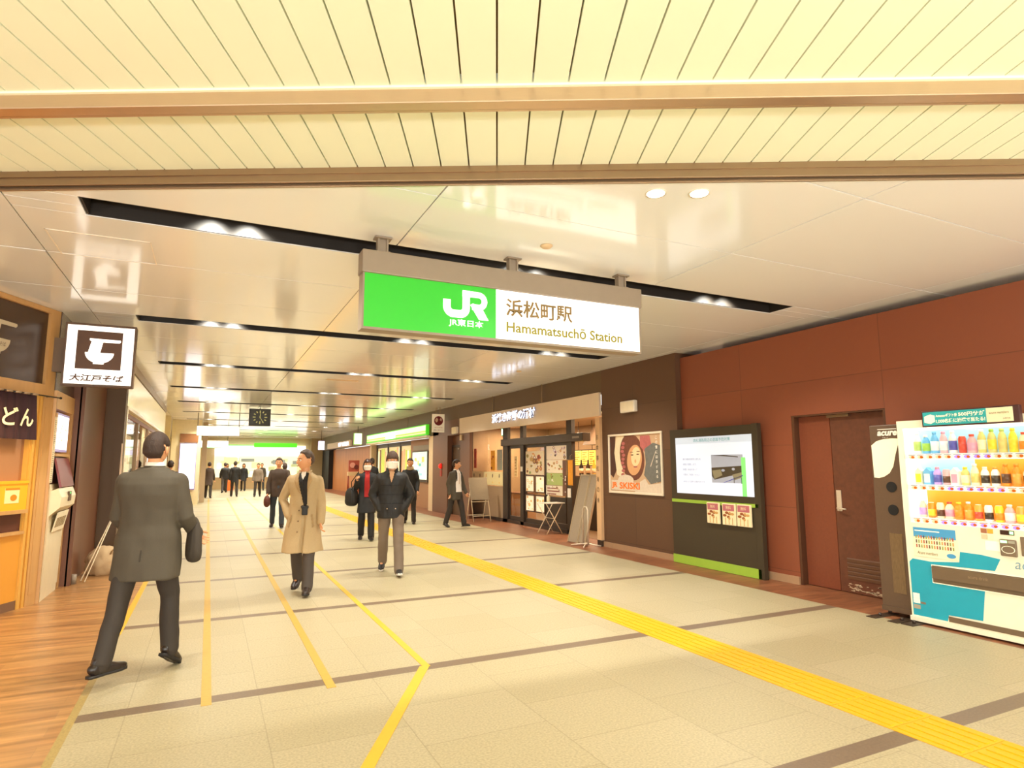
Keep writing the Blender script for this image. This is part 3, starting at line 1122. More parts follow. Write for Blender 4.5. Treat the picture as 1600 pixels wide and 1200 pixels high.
# ================================================================== drink vending machine
M_VB = mat('vending_cream', 'F2E8CC', 0.35, spec=0.5)
M_VT = mat('vending_teal', '1F9FB4', 0.35)
VX = 6.56
VF = Fr((VX, 4.14, 0), (0, -1, 0), UP)        # a from the machine's left edge, b up, c out of the front
VW = 1.30
vm = thing('drink_vending_machine', 'cream and teal drink vending machine with lit bottle display', 'vending machine', (6.9, 3.5, 0))
o = MB()
wa0, wa1, wz0, wz1 = 0.055, 1.235, 1.0, 1.965
o.box(0, VW, 0.02, 1.0, -0.60, 0, VF)
o.box(0, wa0, 1.0, 1.965, -0.60, 0, VF)
o.box(wa1, VW, 1.0, 1.965, -0.60, 0, VF)
o.box(0, VW, 1.965, 2.045, -0.60, 0, VF)
o.box(wa0, wa1, 1.0, 1.965, -0.60, -0.20, VF)
o.box(-0.004, VW, 0.02, 0.065, 0, 0.025, VF)
body = o.done('cabinet', M_VB, vm)
for a in (0.07, 1.2):
    o = MB()
    o.cyl(VF.p(a, 0.0, -0.05), VF.p(a, 0.03, -0.05), 0.02)
    o.box(a - 0.06, a + 0.06, 0.0, 0.008, -0.14, 0.21, VF)
    o.cyl(VF.p(a, 0.008, 0.09), VF.p(a, 0.035, 0.09), 0.015)
    o.done('anchor_foot', MATS['anchor'], vm)
# topper
o = MB()
o.box(0.295, 1.15, 1.965, 2.125, 0.0, 0.05, VF, bevel=0.006)
tp_ = o.done('topper_frame', mat('topper_dark', '4A2A28', 0.4), vm)
o = MB()
o.box(0.31, 0.885, 1.98, 2.112, 0.05, 0.054, VF)
ad = o.done('topper_teal_panel', mat('topper_teal', '2FA6A6', 0.4, emit=0.15), tp_)
o = MB()
o.box(0.885, 1.10, 1.98, 2.112, 0.05, 0.054, VF)
ad2 = o.done('topper_cream_panel', mat('topper_cream', 'F4E8BE', 0.4, emit=0.1), tp_)
M_W2 = mat('print_white', 'FFF4D6', 0.5, emit=0.2)
o = MB()
o.prism([(0.325, 2.07), (0.385, 2.09), (0.425, 2.075), (0.425, 2.015), (0.385, 1.995), (0.325, 2.01)], 0.054, 0.057, VF)
o.done('parcel_drawing', M_W2, ad)
text('Amazonギフト券', VF, 0.435, 2.055, 0.034, M_W2, ad, w=0.20, c=0.057, bold=0.03)
text('500円分が', VF, 0.645, 2.052, 0.044, M_W2, ad, w=0.23, c=0.057, bold=0.03)
text('1,000名様に抽選で当たる!', VF, 0.435, 1.995, 0.044, M_W2, ad, w=0.44, c=0.057, bold=0.03)
text('acure members', VF, 0.91, 2.055, 0.022, M_INK, ad2, w=0.16, c=0.057, shear=0.3)
text('JR東日本', VF, 1.02, 2.0, 0.016, M_INK, ad2, w=0.06, c=0.057)
# display: back walls, lit strips, shelves, price strips, buttons
M_LED = mat('display_led', 'FFFFFF', 0.4, emit=2.2, ecol='FFF8EA')
rows = [(1.70, 1.955), (1.388, 1.655), (1.055, 1.345)]
backs = [[(0.06, 1.23, 'A8DCF0')], [(0.06, 0.62, 'A8DCF0'), (0.62, 1.23, 'F6A83A')], [(0.06, 0.14, 'A8DCF0'), (0.14, 1.23, 'F59A28')]]
for (z0, z1), bk in zip(rows, backs):
    for a0, a1, c in bk:
        o = MB()
        o.box(a0, a1, z0, z1, -0.20, -0.195, VF)
        o.done('display_back', mat('back_' + c, c, 0.4, emit=0.16), vm)
    o = MB()
    o.box(0.06, 1.23, z1 - 0.012, z1, -0.17, -0.02, VF)
    o.done('light_strip', M_LED, vm)
    o = MB()
    o.box(0.056, 1.234, z0 - 0.012, z0, -0.195, -0.012, VF)
    o.box(0.056, 1.234, z0 - 0.055, z0 - 0.012, -0.03, -0.012, VF)
    o.done('shelf', mat('shelf_white', 'FFFFFF', 0.35, emit=0.15, ecol='FFF6F0'), vm)
o = MB()
o.box(0.056, 0.10, 1.0, 1.955, -0.195, -0.02, VF)
o.done('side_light', mat('side_led', 'F8FAFF', 0.4, emit=0.9, ecol='F4F8FF'), vm)
pr_or = mat('price_orange', 'E8782A', 0.5, emit=0.2)
pr_bl = mat('price_grey', '8C90A8', 0.5)
bt_or = mat('button_amber', 'B85A18', 0.25, emit=0.25)
bt_vi = mat('button_violet', '9A78E8', 0.25, emit=0.9, ecol='A888FF')
bt_ring = mat('button_ring', 'F4D8B0', 0.4, emit=0.2)
viol = [(5, 6, 7, 8), (4, 5, 6, 7, 8, 9), (3, 4, 5, 6, 7, 8, 9, 10)]
for r, (z0, z1) in enumerate(rows):
    for k in range(13):
        a = 0.128 + k * 0.0875
        o = MB()
        o.box(a - 0.035, a + 0.03, z0 - 0.016, z0 - 0.010, -0.012, -0.0105, VF)
        o.done('price_label', pr_or if (r == 2 or (r == 1 and k > 6)) else pr_bl, vm)
        o = MB()
        o.disc(a, z0 - 0.034, 0.030, -0.012, -0.009, VF, n=18, ry=0.016)
        b_ = o.done('button_surround', bt_ring if k not in viol[r] else bt_vi, vm)
        o = MB()
        o.disc(a + 0.012, z0 - 0.034, 0.014, -0.009, -0.002, VF, n=14, ry=0.013)
        o.done('button', bt_or, b_)
o = MB()
o.box(wa0, wa1, wz0, wz1, -0.006, -0.003, VF)
o.done('window_pane', glass('vending_glass', (0.97, 0.97, 0.95), refl=0.4), vm)
# lower front
o = MB()
tz = 0.0025
o.prism([(0.02, 0.60), (0.055, 0.635), (0.235, 0.625), (0.235, 0.60), (0.235, 0.42), (0.70, 0.42), (0.66, 0.145), (0.36, 0.135), (0.345, 0.075), (0.02, 0.075)], 0, tz, VF)
o.prism([(0.235, 0.625), (0.50, 0.655), (0.515, 0.755), (0.70, 0.75), (0.853, 0.729), (0.80, 0.618), (0.235, 0.60)], 0, tz, VF)
o.done('teal_panel', M_VT, vm)
o = MB()
o.box(0.075, 0.50, 0.665, 0.965, 0, 0.004, VF, bevel=0.001)
po = o.done('product_poster', mat('vp_cream', 'F2E8C4', 0.4), vm)
o = MB()
o.box(0.085, 0.49, 0.86, 0.955, 0.004, 0.0048, VF, mi=0)
o.box(0.10, 0.34, 0.918, 0.928, 0.0048, 0.0054, VF, mi=1)
for k in range(15):
    for r in range(3):
        a = 0.105 + k * 0.025
        o.box(a, a + 0.012, 0.755 + r * 0.045, 0.755 + r * 0.045 + 0.032, 0.0054, 0.006, VF, mi=2 + (k * 7 + r * 3) % 4)
o.done('poster_picture', [mat('vp_blue', '4A9AC8', 0.4), M_W2, mat('vp_red', 'B8573A', 0.5), mat('vp_or', 'D89A4A', 0.5), mat('vp_gr', '9AA04A', 0.5), mat('vp_br', '6A4A30', 0.5)], po)
text('Acure members', VF, 0.11, 0.69, 0.03, M_INK, po, w=0.20, c=0.006, shear=0.3)
o = MB()
o.disc(0.435, 0.703, 0.042, 0.004, 0.006, VF, ry=0.022)
o.done('poster_mark', MATS['vp_blue'], po)
M_SLOT = mat('slot_dark', '6E5A44', 0.35)
o = MB()
o.box(0.235, 1.25, 0.42, 0.60, -0.0, 0.004, VF)
o.done('slot_surround', M_W2, vm)
o = MB()
o.box(0.245, 1.24, 0.43, 0.592, 0.004, 0.010, VF)
o.prism([(0.25, 0.585), (1.235, 0.585), (1.235, 0.47), (0.25, 0.47)], 0.010, 0.028, VF)
sl_ = o.done('delivery_flap', M_SLOT, vm)
text('acure drink', VF, 0.58, 0.52, 0.03, mat('flap_print', '9A8060', 0.5), sl_, w=0.17, c=0.030)
o = MB()
o.box(0.36, 1.25, 0.075, 0.125, 0.002, 0.008, VF)
o.done('kick_grille', M_SLOT, vm)
o = MB()
for i, (z, mi) in enumerate(((0.245, 0), (0.195, 0), (0.14, 1))):
    o.box(0.03, 0.095, z, z + (0.048 if i != 2 else 0.04), 0.003, 0.004, VF, mi=mi)
o.box(0.10, 0.15, 0.195, 0.215, 0.003, 0.004, VF, mi=2)
o.done('maintenance_stickers', [M_W2, mat('stk_grey', 'A8A08A', 0.5), mat('stk_br', '80705A', 0.5)], vm)
o = MB()
for i, (a, z) in enumerate(((0.715, 0.955), (0.768, 0.955), (0.715, 0.90), (0.768, 0.90))):
    o.box(a, a + 0.048, z, z + 0.042, 0.0, 0.004, VF, mi=i)
o.done('payment_logos', [mat('pl1', 'A86A48', 0.5), mat('pl2', 'E0A83A', 0.5), mat('pl3', 'D8C8A0', 0.5), mat('pl4', 'F0E4C0', 0.5)], vm)
o = MB()
o.box(0.74, 0.86, 0.80, 0.885, 0.0, 0.002, VF)
o.done('instruction_sticker', M_W2, vm)
o = MB()
o.box(0.875, 0.985, 0.955, 0.995, 0.0, 0.006, VF)
dp = o.done('price_display', mat('disp_dark', '3A2018', 0.3), vm)
o = MB()
o.box(0.95, 0.98, 0.962, 0.988, 0.006, 0.007, VF)
o.done('display_digits', mat('digits_green', 'C0FFC0', 0.3, emit=1.2, ecol='A0FFB0'), dp)
o = MB()
o.box(0.868, 1.0, 0.765, 0.915, 0.0, 0.02, VF, bevel=0.01)
cr = o.done('card_reader', mat('reader_grey', '7A6650', 0.4), vm)
o = MB()
for i in range(30):
    a0, a1 = 2 * math.pi * i / 30, 2 * math.pi * (i + 1) / 30
    o.face([VF.p(0.934 + r_ * math.cos(q), 0.825 + r_ * .62 * math.sin(q), 0.0215) for r_, q in ((.048, a0), (.054, a0), (.054, a1), (.048, a1))])
o.done('reader_ring', M_W2, cr)
o = MB()
o.box(0.876, 0.93, 0.882, 0.905, 0.02, 0.022, VF, mi=0)
o.box(0.94, 0.99, 0.882, 0.905, 0.02, 0.022, VF, mi=1)
o.done('reader_display', [MATS['digits_green'], MATS['stk_grey']], cr)
o = MB()
o.box(1.03, 1.12, 0.78, 0.95, 0.0, 0.01, VF, bevel=0.005)
o.done('coin_panel', MATS['reader_grey'], vm)
text('acure', VF, 0.965, 0.66, 0.06, mat('acure_blue', '7FA0A8', 0.4), vm, w=0.27, c=0.003, shear=0.2)

# display drinks: each one a thing with body, cap and label
PAL = {'green': 'B8D070', 'blue': '6FB4E0', 'pink': 'E8A0B8', 'navy': '5A5AB0', 'red': 'D8503A', 'rose': 'F0B0B4', 'straw': 'DCC878', 'yellow': 'F6D83A', 'white': 'FBF4E8',
       'lime': '9CC84A', 'brown': '5A3A28', 'orange': 'F2902A', 'black': '3A3028', 'amber': 'E8A84A', 'lilac': 'C0A0E0', 'cream': 'F8E8C0'}
DR = [  # (kind, liquid, label, cap)
    [('bottle', 'white', 'green', 'white'), ('short bottle', 'blue', 'lime', 'white'), ('bottle', 'blue', 'white', 'blue'), ('bottle', 'rose', 'white', 'pink'), ('bottle', 'white', 'navy', 'white'),
     ('can', 'red', 'red', 'white'), ('wide bottle', 'rose', 'pink', 'red'), ('bottle', 'straw', 'cream', 'white'), ('bottle', 'straw', 'yellow', 'lime'), ('bottle', 'straw', 'straw', 'green'),
     ('bottle', 'yellow', 'yellow', 'yellow'), ('wide bottle', 'cream', 'orange', 'red'), ('bottle', 'lime', 'green', 'white')],
    [('carton', 'cream', 'yellow', 'white'), ('carton', 'blue', 'white', 'blue'), ('short bottle', 'lilac', 'navy', 'pink'), ('can', 'rose', 'brown', 'white'), ('carton', 'white', 'pink', 'blue'),
     ('short bottle', 'straw', 'cream', 'yellow'), ('bottle', 'cream', 'straw', 'white'), ('short bottle', 'white', 'black', 'white'), ('short bottle', 'white', 'black', 'amber'), ('bottle', 'orange', 'brown', 'orange'),
     ('bottle', 'orange', 'amber', 'orange'), ('short bottle', 'cream', 'black', 'orange'), ('can', 'amber', 'straw', 'white')],
    [('short bottle', 'cream', 'lilac', 'white'), ('can', 'orange', 'yellow', 'white'), ('can', 'cream', 'brown', 'white'), ('wide bottle', 'cream', 'pink', 'red'), ('wide bottle', 'orange', 'orange', 'yellow'),
     ('short bottle', 'orange', 'amber', 'white'), ('can', 'amber', 'red', 'white'), ('can', 'white', 'black', 'white'), ('can', 'yellow', 'orange', 'white'), ('wide bottle', 'rose', 'white', 'white'),
     ('can', 'amber', 'yellow', 'white'), ('carton', 'cream', 'red', 'white'), ('short bottle', 'orange', 'cream', 'yellow')]]
RN = ['top', 'middle', 'bottom']
ORD = ['first', 'second', 'third', 'fourth', 'fifth', 'sixth', 'seventh', 'eighth', 'ninth', 'tenth', 'eleventh', 'twelfth', 'thirteenth']
for r, row in enumerate(DR):
    z0 = rows[r][0]
    for k, (kind, liq, lab, cap) in enumerate(row):
        a = 0.142 + k * 0.0865
        base = VF.p(a, z0 + 0.0005, -0.10)
        Hh = {'bottle': 0.222, 'short bottle': 0.19, 'can': 0.165, 'wide bottle': 0.18, 'carton': 0.185}[kind] * (1.0 if r == 0 else 0.93)
        if r == 2:
            Hh *= 0.98
        rad = {'bottle': 0.035, 'short bottle': 0.035, 'can': 0.034, 'wide bottle': 0.040, 'carton': 0.034}[kind]
        nm = 'drink_carton' if kind == 'carton' else 'drink_can' if kind == 'can' else 'drink_bottle'
        t = thing(nm, '%s %s with %s label, %s from left on the vending %s row' % (liq, kind, lab, ORD[k], RN[r]), nm.replace('_', ' '), base,
                  'sample drinks in the vending machine')
        ml = mat('drink_' + liq, PAL[liq], 0.25, emit=0.12)
        mb = mat('label_' + lab, PAL[lab], 0.4, emit=0.12)
        mc = mat('cap_' + cap, PAL[cap], 0.4, emit=0.1)
        o = MB()
        if kind == 'carton':
            fr = Fr(base, VF.x, VF.y)
            o.box(-rad, rad, 0, Hh * .78, -rad, rad, fr)
            o.prism([(-rad, Hh * .78), (rad, Hh * .78), (rad * .1, Hh * .95), (-rad * .1, Hh * .95)], -rad, rad, fr)
            o.box(-rad * .1, rad * .1, Hh * .95, Hh, -rad, rad, fr)
            o.done('carton_body', ml, t)
            o = MB()
            o.box(-rad * .8, rad * .8, Hh * .12, Hh * .62, rad, rad + .001, fr)
            o.done('label', mb, t)
            continue
        if kind == 'can':
            prof = [(rad * .75, 0), (rad, .008), (rad, Hh * .86), (rad * .8, Hh * .97), (rad * .8, Hh)]
        elif kind == 'short bottle':
            prof = [(rad * .85, 0), (rad, .006), (rad, Hh * .66), (rad * .85, Hh * .76), (rad * .5, Hh * .88), (rad * .5, Hh * .9)]
        else:
            prof = [(rad * .85, 0), (rad, .006), (rad * .96, Hh * .3), (rad, Hh * .6), (rad * .8, Hh * .74), (rad * .42, Hh * .88), (rad * .42, Hh * .9)]
        o.lathe(prof, base, 16)
        o.done('drink_body', ml, t)
        o = MB()
        q = rad + 0.0008
        o.lathe([(q, Hh * .14), (q, Hh * .56)], base, 16)
        o.done('label', mb, t)
        o = MB()
        if kind == 'can':
            o.lathe([(rad * .7, Hh - .002), (rad * .7, Hh + .002)], base, 14)
        else:
            o.lathe([(rad * .55, Hh * .89), (rad * .55, Hh), (rad * .5, Hh + .002)], base, 14)
        o.done('cap', mc, t)

# ================================================================== restaurant on the right
F = face_west(7.6)
M_SF = mat('shop_frame', '41342A', 0.4, metal=0.3)
M_PANE = glass('shop_glass', (0.95, 0.95, 0.93))
M_INT = mat('interior_tan', '9C7C5A', 0.6, var=0.15, scale=4)
M_INTD = mat('interior_dark', '4A3626', 0.5, var=0.2, scale=5)
w = MB()
w.box(10.6, 10.7, 10.4, 19.0, 0, 3.0)
w.box(7.75, 10.6, 10.4, 10.5, 0, 3.0)
w.box(7.70, 10.6, 18.9, 19.0, 0, 3.0)
struct(w.done('wall_restaurant', M_INT))
w = MB()
w.box(7.70, 10.7, 10.4, 19.0, 2.82, 2.9)
struct(w.done('ceiling_restaurant', mat('rest_ceil', 'C0A078', 0.4)))
w = MB()
w.box(7.60, 10.6, 10.5, 18.9, 0.0005, 0.004)
struct(w.done('floor_restaurant', mat('rest_floor', '7A5A3E', 0.35)))
for yy in (11.5, 13.6, 15.9, 17.9):
    area_light('restaurant_lamp', (8.9, yy, 2.78), (0, 0, 0), 1.2, 0.4, 46, (1, .78, .5))

t = thing('shop_fascia', 'long plain cream fascia board above the restaurant with glowing letters', 'shop fascia', (7.1, 14.3, 2.57))
o = MB()
o.box(7.04, 7.09, 10.46, 18.3, 2.575, 3.055, bevel=0.006)
fb = o.done('board', mat('fascia_cream', 'E2CFB6', 0.45, var=0.04, scale=3), t)
FF = face_west(7.04)
M_LET = mat('glow_letters', 'F4F8FF', 0.4, emit=3.2, ecol='DCE6FF')
M_LETS = mat('letter_sides', '20306A', 0.4)
body = '浜焼き海鮮の酒村'
text(body, FF, -15.70, 2.725, 0.26, M_LETS, fb, w=2.58, c=0.035, bold=0.055)
text(body, FF, -15.68, 2.735, 0.25, M_LET, fb, w=2.54, c=0.045, bold=0.028)
for yy in (12.85, 15.72):
    o = MB()
    o.cyl((7.03, yy, 3.055), (7.03, yy, 3.498), 0.012, n=8)
    o.done('support_rod', M_BRONZE, t)

t = thing('restaurant', 'dark framed glass front of the restaurant with sliding doors', 'shop front', (7.6, 14, 0))
o = MB()
for y0, y1 in ((15.96, 16.26), (14.96, 15.15), (12.47, 12.70), (18.75, 18.88), (10.5, 10.6)):
    o.box(-y1, -y0, 0, 2.80, -0.10, 0, F)
o.box(-18.75, -10.6, 2.74, 2.82, -0.10, 0, F)
o.box(-18.75, -12.47, 0.004, 0.09, -0.10, 0.0, F)
o.done('frame', M_SF, t)
o = MB()
o.box(-16.3, -11.9, 2.13, 2.32, -0.16, 0.05, F, bevel=0.01)
hd = o.done('door_header', mat('door_header', '4A3A2C', 0.35, metal=0.3), t)
o = MB()
o.box(-12.35, -12.05, 2.20, 2.25, 0.05, 0.054, F)
o.done('sensor', M_BEIGE, hd)
o = MB()
o.box(-18.75, -16.26, 2.70, 2.74, 0.0, 0.03, F)
o.box(-12.40, -10.6, 2.70, 2.74, 0.0, 0.03, F)
o.done('light_trim', mat('trim_lit', 'F0D8A8', 0.4, emit=0.6), t)
for nm, a0, a1, z0, z1 in (('pane', -18.75, -16.26, 0.98, 2.74), ('transom_pane', -15.96, -15.15, 2.32, 2.74), ('transom_pane', -14.96, -12.70, 2.32, 2.74)):
    o = MB()
    o.box(a0, a1, z0, z1, -0.05, -0.042, F)
    o.done(nm, M_PANE, t)
o = MB()
o.box(-18.75, -16.26, 0.09, 0.98, -0.06, -0.03, F)
o.box(-17.55, -17.50, 0.09, 0.98, -0.03, -0.026, F)
o.done('lower_panel', mat('lower_panel', 'A88C6C', 0.45), t)
for a0, a1 in ((-15.96, -15.15), (-14.96, -13.82), (-13.82, -12.70)):
    o = MB()
    o.box(a0, a1, 0.09, 0.20, -0.09, -0.05, F)
    o.box(a0, a1, 2.05, 2.13, -0.09, -0.05, F)
    o.box(a0, a0 + 0.06, 0.20, 2.05, -0.09, -0.05, F)
    o.box(a1 - 0.06, a1, 0.20, 2.05, -0.09, -0.05, F)
    d_ = o.done('sliding_door', M_SF, t)
    o = MB()
    o.box(a0 + 0.06, a1 - 0.06, 0.20, 2.05, -0.075, -0.067, F)
    o.done('door_pane', M_PANE, d_)
o = MB()
o.box(-13.72, -12.80, 0.21, 0.82, -0.05, -0.03, F)
o.done('lower_door_panel', M_SF, t)

# side light boxes and upright cream jamb sign
t = thing('jamb_sign', 'narrow upright cream board with dark lettering at the restaurant entrance edge', 'sign', (7.1, 10.5, 0.1))
o = MB()
o.box(7.06, 7.30, 10.445, 10.475, 0.12, 2.55)
o.box(7.03, 7.06, 10.445, 10.60, 0.12, 2.55)
jb = o.done('board', mat('jamb_cream', 'D8AE80', 0.45), t)
FJ = face_west(7.03)
for i, ch in enumerate('お食事処海の幸'):
    text(ch, FJ, -10.575, 2.10 - i * 0.21, 0.10, mat('ink_dark', '3A2410', 0.6), jb, w=0.08, c=0.003)
o = MB()
o.box(7.03, 7.30, 10.44, 10.60, 0.0, 0.115)
tag(o.done('jamb_block', M_SF), 'small dark block under the upright cream jamb sign', 'plinth')


def collage(name, label, cat, a0, a1, z0, z1, c, pal, seed, n, base, group=None, fr=F, lines=0, ring=True, emit=0.1):
    rr = random.Random(seed)
    t = thing(name, label, cat, fr.p((a0 + a1) / 2, z0, c), group)
    o = MB()
    o.box(a0, a1, z0, z1, c, c + 0.004, fr)
    s = o.done('sheet', mat('sheet_' + base, base, 0.45, emit=emit), t)
    ms = [mat('ink_' + p, p, 0.45, emit=emit) for p in pal]
    o = MB()
    W, H = a1 - a0, z1 - z0
    for i in range(n):
        rx = min(W, H) * (0.07 + 0.10 * rr.random())
        x = a0 + rx + rr.random() * (W - 2 * rx)
        z = z0 + rx * .8 + rr.random() * (H - 1.6 * rx)
        lay = c + 0.0045 + i * 0.0002
        o.disc(x, z, rx, lay, lay + 0.0001, fr, n=14, ry=rx * .7, mi=rr.randrange(len(ms)))
        if ring:
            o.disc(x, z, rx * .6, lay + 0.0001, lay + 0.00018, fr, n=12, ry=rx * .4, mi=rr.randrange(len(ms)))
    for i in range(lines):
        z = z0 + H * (0.06 + 0.9 * i / max(1, lines))
        o.box(a0 + W * .08, a0 + W * (.5 + .4 * rr.random()), z, z + H * .35 / lines, c + .004, c + .0048, fr, mi=0)
    if len(o.bm.faces):
        o.done('print', ms, s)
    else:
        o.bm.free()
    return t, s


FOOD = ['7A4426', 'D88A3C', 'F0D8A0', '8A9A4A', 'B84A2A', 'E8E0D0', 'A86A3A', 'C8A058']
G_ = 'menu posters on the restaurant doors'
collage('menu_poster', 'large menu poster of many dishes on the left half of the restaurant door', 'poster', -14.90, -13.90, 1.345, 1.95, -0.045, FOOD, 1, 30, 'E4D0AC', G_)
collage('menu_poster', 'white brush-lettered poster at the top of the right restaurant door', 'poster', -13.75, -12.76, 1.72, 2.06, -0.045, ['4A2A20', 'E8DCC8', 'C89A6A', '8A4A30', 'B8A0B0'], 2, 16, 'E2CDB0', G_)
collage('menu_poster', 'food poster with round plates in the middle of the right restaurant door', 'poster', -13.75, -12.95, 1.40, 1.71, -0.045, FOOD, 3, 12, 'E8D8B8', G_)
collage('menu_poster', 'green menu poster of lunch plates on the right restaurant door', 'poster', -13.75, -12.95, 1.10, 1.39, -0.045, ['8AA044', 'E8E0C0', '7A4A26', 'B8B860', 'D88A3C'], 4, 10, 'A8B468', G_)
collage('menu_poster', 'low red and white menu poster near the bottom of the right restaurant door', 'poster', -13.75, -12.95, 0.86, 1.09, -0.027, ['8A3A26', 'F0E8D8', '3A241A', 'C89A6A'], 5, 10, 'E4D4B8', G_, lines=3)
t_, s_ = collage('menu_poster', 'narrow dark vertical poster strip at the right edge of the restaurant door', 'poster', -12.93, -12.76, 0.86, 1.70, -0.027, ['F0E8D8', 'B84A2A', '5A3424'], 6, 8, '6A4430', G_)
for k, (a0, z0, lb) in enumerate(((-14.92, .86, 'upper left'), (-14.36, .86, 'upper right'), (-14.92, .36, 'lower left'), (-14.36, .36, 'lower right'))):
    t, s = collage('food_picture', lb + ' of four framed food pictures on the restaurant door', 'picture', a0 + .05, a0 + .50, z0 + .05, z0 + .44, -0.04,
                   [['C89A5A', 'F0E8D0', '8A9A4A'], ['E8D8A0', 'A88A4A', 'F4EAD0'], ['D8A868', 'B8834A', 'F6EAD0'], ['E0D0A0', 'C8A868', 'F0E4C0']][k], 10 + k, 7, 'F4E4C0',
                   'framed food pictures on the restaurant door', emit=0.45)
    o = MB()
    for q in ((a0 + .02, a0 + .53, z0 + .44, z0 + .475), (a0 + .02, a0 + .53, z0 + .02, z0 + .05), (a0 + .02, a0 + .05, z0 + .05, z0 + .44), (a0 + .50, a0 + .53, z0 + .05, z0 + .44)):
        o.box(*q, -0.042, -0.02, F)
    o.done('frame', mat('pic_frame', '4A2A18', 0.4), t)
collage('food_banner', 'pale yellow band of food pictures on the left restaurant window', 'banner', -18.75, -16.27, 1.0, 1.395, -0.04, ['4A2A1A', 'E8C878', 'D89A4A'], 21, 0, 'E8D49A', lines=0)
o = MB()
for i in range(5):
    a = -18.50 + i * 0.48
    pts = [(a - .025, 1.32), (a + .02, 1.335), (a + .03, 1.26), (a - .005, 1.21), (a - .03, 1.25)]
    o.prism(pts, -0.036, -0.034, F, mi=0 if i != 2 else 1)
    o.disc(a, 1.08, .05, -0.036, -0.034, F, ry=.03, n=12, mi=2)
p_ = [q for q in COL.objects if q.name.startswith('food_banner')][0]
o.done('dish_drawings', [mat('ink_4A2A1A', '4A2A1A', .5), mat('ink_D89A4A', 'D89A4A', .5), mat('ink_E8C878', 'E8C878', .5)], p_)
# exit sign inside the window
t = thing('exit_sign', 'green and white lit exit sign behind the restaurant window', 'exit sign', (7.66, 16.4, 2.41))
o = MB()
o.box(-16.56, -16.29, 2.44, 2.66, -0.16, -0.09, F)
e_ = o.done('casing', mat('exit_green', '18A860', 0.4, emit=0.9, ecol='20C070'), t)
o = MB()
o.box(-16.545, -16.34, 2.46, 2.64, -0.09, -0.088, F)
o.done('lit_panel', mat('exit_white', 'E8FFF4', 0.4, emit=2.0, ecol='DCFFF0'), e_)
# orange hanging banner
t = thing('hanging_banner', 'orange cloth banner hanging beside the right restaurant door post', 'banner', (7.4, 12.3, 1.13))
o = MB()
n = 12
for i in range(n):
    y0, y1 = 12.40 - i * .018, 12.40 - (i + 1) * .018
    x0, x1 = 7.45 + .008 * math.sin(i), 7.45 + .008 * math.sin(i + 1)
    o.prism([(x0, y0), (x1, y1), (x1 + .004, y1), (x0 + .004, y0)], 1.13, 1.70, WORLD)
cl_ = o.done('cloth', mat('banner_orange', 'E89A28', 0.7), t)
o = MB()
o.cyl((7.452, 12.44, 1.71), (7.452, 12.14, 1.71), .008)
o.cyl((7.452, 12.29, 1.71), (7.452, 12.29, 1.80), .004)
o.tube([(7.452, 12.29, 1.80), (7.50, 12.29, 1.83), (7.599, 12.47, 1.83)], .004, n=6)
o.done('banner_rod', M_BRONZE, t)
o = MB()
o.box(-12.66, -12.52, .84, 1.05, .0, .01, F)
tag(o.done('door_notice', M_WHITE), 'small white notice low on the dark post by the orange banner', 'notice')
o = MB()
o.box(-15.12, -15.0, 1.42, 1.55, .0, .006, F)
tag(o.done('door_sticker', M_WHITE), 'small white sticker on the dark post between the restaurant doors', 'sticker')

# inside: counter, bottle shelf, lit menu, service hatch
t = thing('counter', 'wooden restaurant counter seen through the clear door', 'counter', (9.0, 16.0, 0))
o = MB()
o.box(8.2, 8.7, 16.3, 17.3, 0.004, 0.75)
o.done('front', mat('counter_wood', 'B07A48', 0.45, var=0.2, scale=3), t)
o = MB()
o.box(8.16, 8.74, 16.26, 17.34, 0.75, 0.785, bevel=.006)
o.done('top', mat('counter_top', '6A3A22', 0.3), t)
t = thing('lit_menu', 'bright yellow lit menu board deep in the restaurant', 'menu board', (9.5, 14.85, 1.56))
FI = face_west(9.52)
o = MB()
o.box(-15.42, -14.28, 1.56, 2.02, 0.0, 0.03, FI)
for a in (-15.2, -14.5):
    o.cyl(FI.p(a, 2.02, .015), FI.p(a, 2.82, .015), .008, n=8)
lm = o.done('casing', M_INTD, t)
for k in range(3):
    o = MB()
    o.box(-15.39 + k * .37, -15.05 + k * .37, 1.59, 1.99, .03, .034, FI)
    q = o.done('lit_page', mat('menu_lit', 'FFD868', 0.4, emit=1.2, ecol='FFC850'), lm)
    o = MB()
    for i in range(6):
        o.box(-15.36 + k * .37, -15.20 + k * .37 + .08 * (i % 2), 1.62 + i * .06, 1.645 + i * .06, .034, .036, FI)
    o.done('menu_lines', MATS['menu_ink'] if 'menu_ink' in MATS else mat('menu_ink', 'B07020', .5), q)
t = thing('extractor_hood', 'dark extractor hood above the restaurant counter', 'extractor hood', (9.6, 13.6, 2.1))
o = MB()
o.prism([(9.0, 2.12), (10.5, 2.12), (10.5, 2.82), (9.5, 2.82)], -14.2, -12.6, Fr((0, 0, 0), (1, 0, 0), UP))
o.done('hood', M_INTD, t)
for k, (y, c, lb) in enumerate(((14.0, '2A201A', 'dark'), (13.4, 'E8B040', 'amber'), (13.68, '3A2A20', 'brown'))):
    o = MB()
    o.lathe([(.05, 0), (.055, .02), (.055, .22), (.02, .32), (.02, .38), (.024, .40)], (8.7, y - .2, 1.3205), 14)
    t = thing('sake_bottle', lb + ' sake bottle on the pass counter inside the restaurant', 'bottle', (8.7, y - .2, 1.3205), 'sake bottles inside the restaurant')
    o.done('bottle_body', mat('sake_' + lb, c, .15), t)
    o = MB()
    o.lathe([(.0565, .06), (.0565, .18)], (8.7, y - .2, 1.3205), 14)
    o.done('label', M_CREAM, t)
t = thing('pass_counter', 'dark pass counter holding sake bottles inside the restaurant', 'counter', (8.7, 12.3, 0))
o = MB()
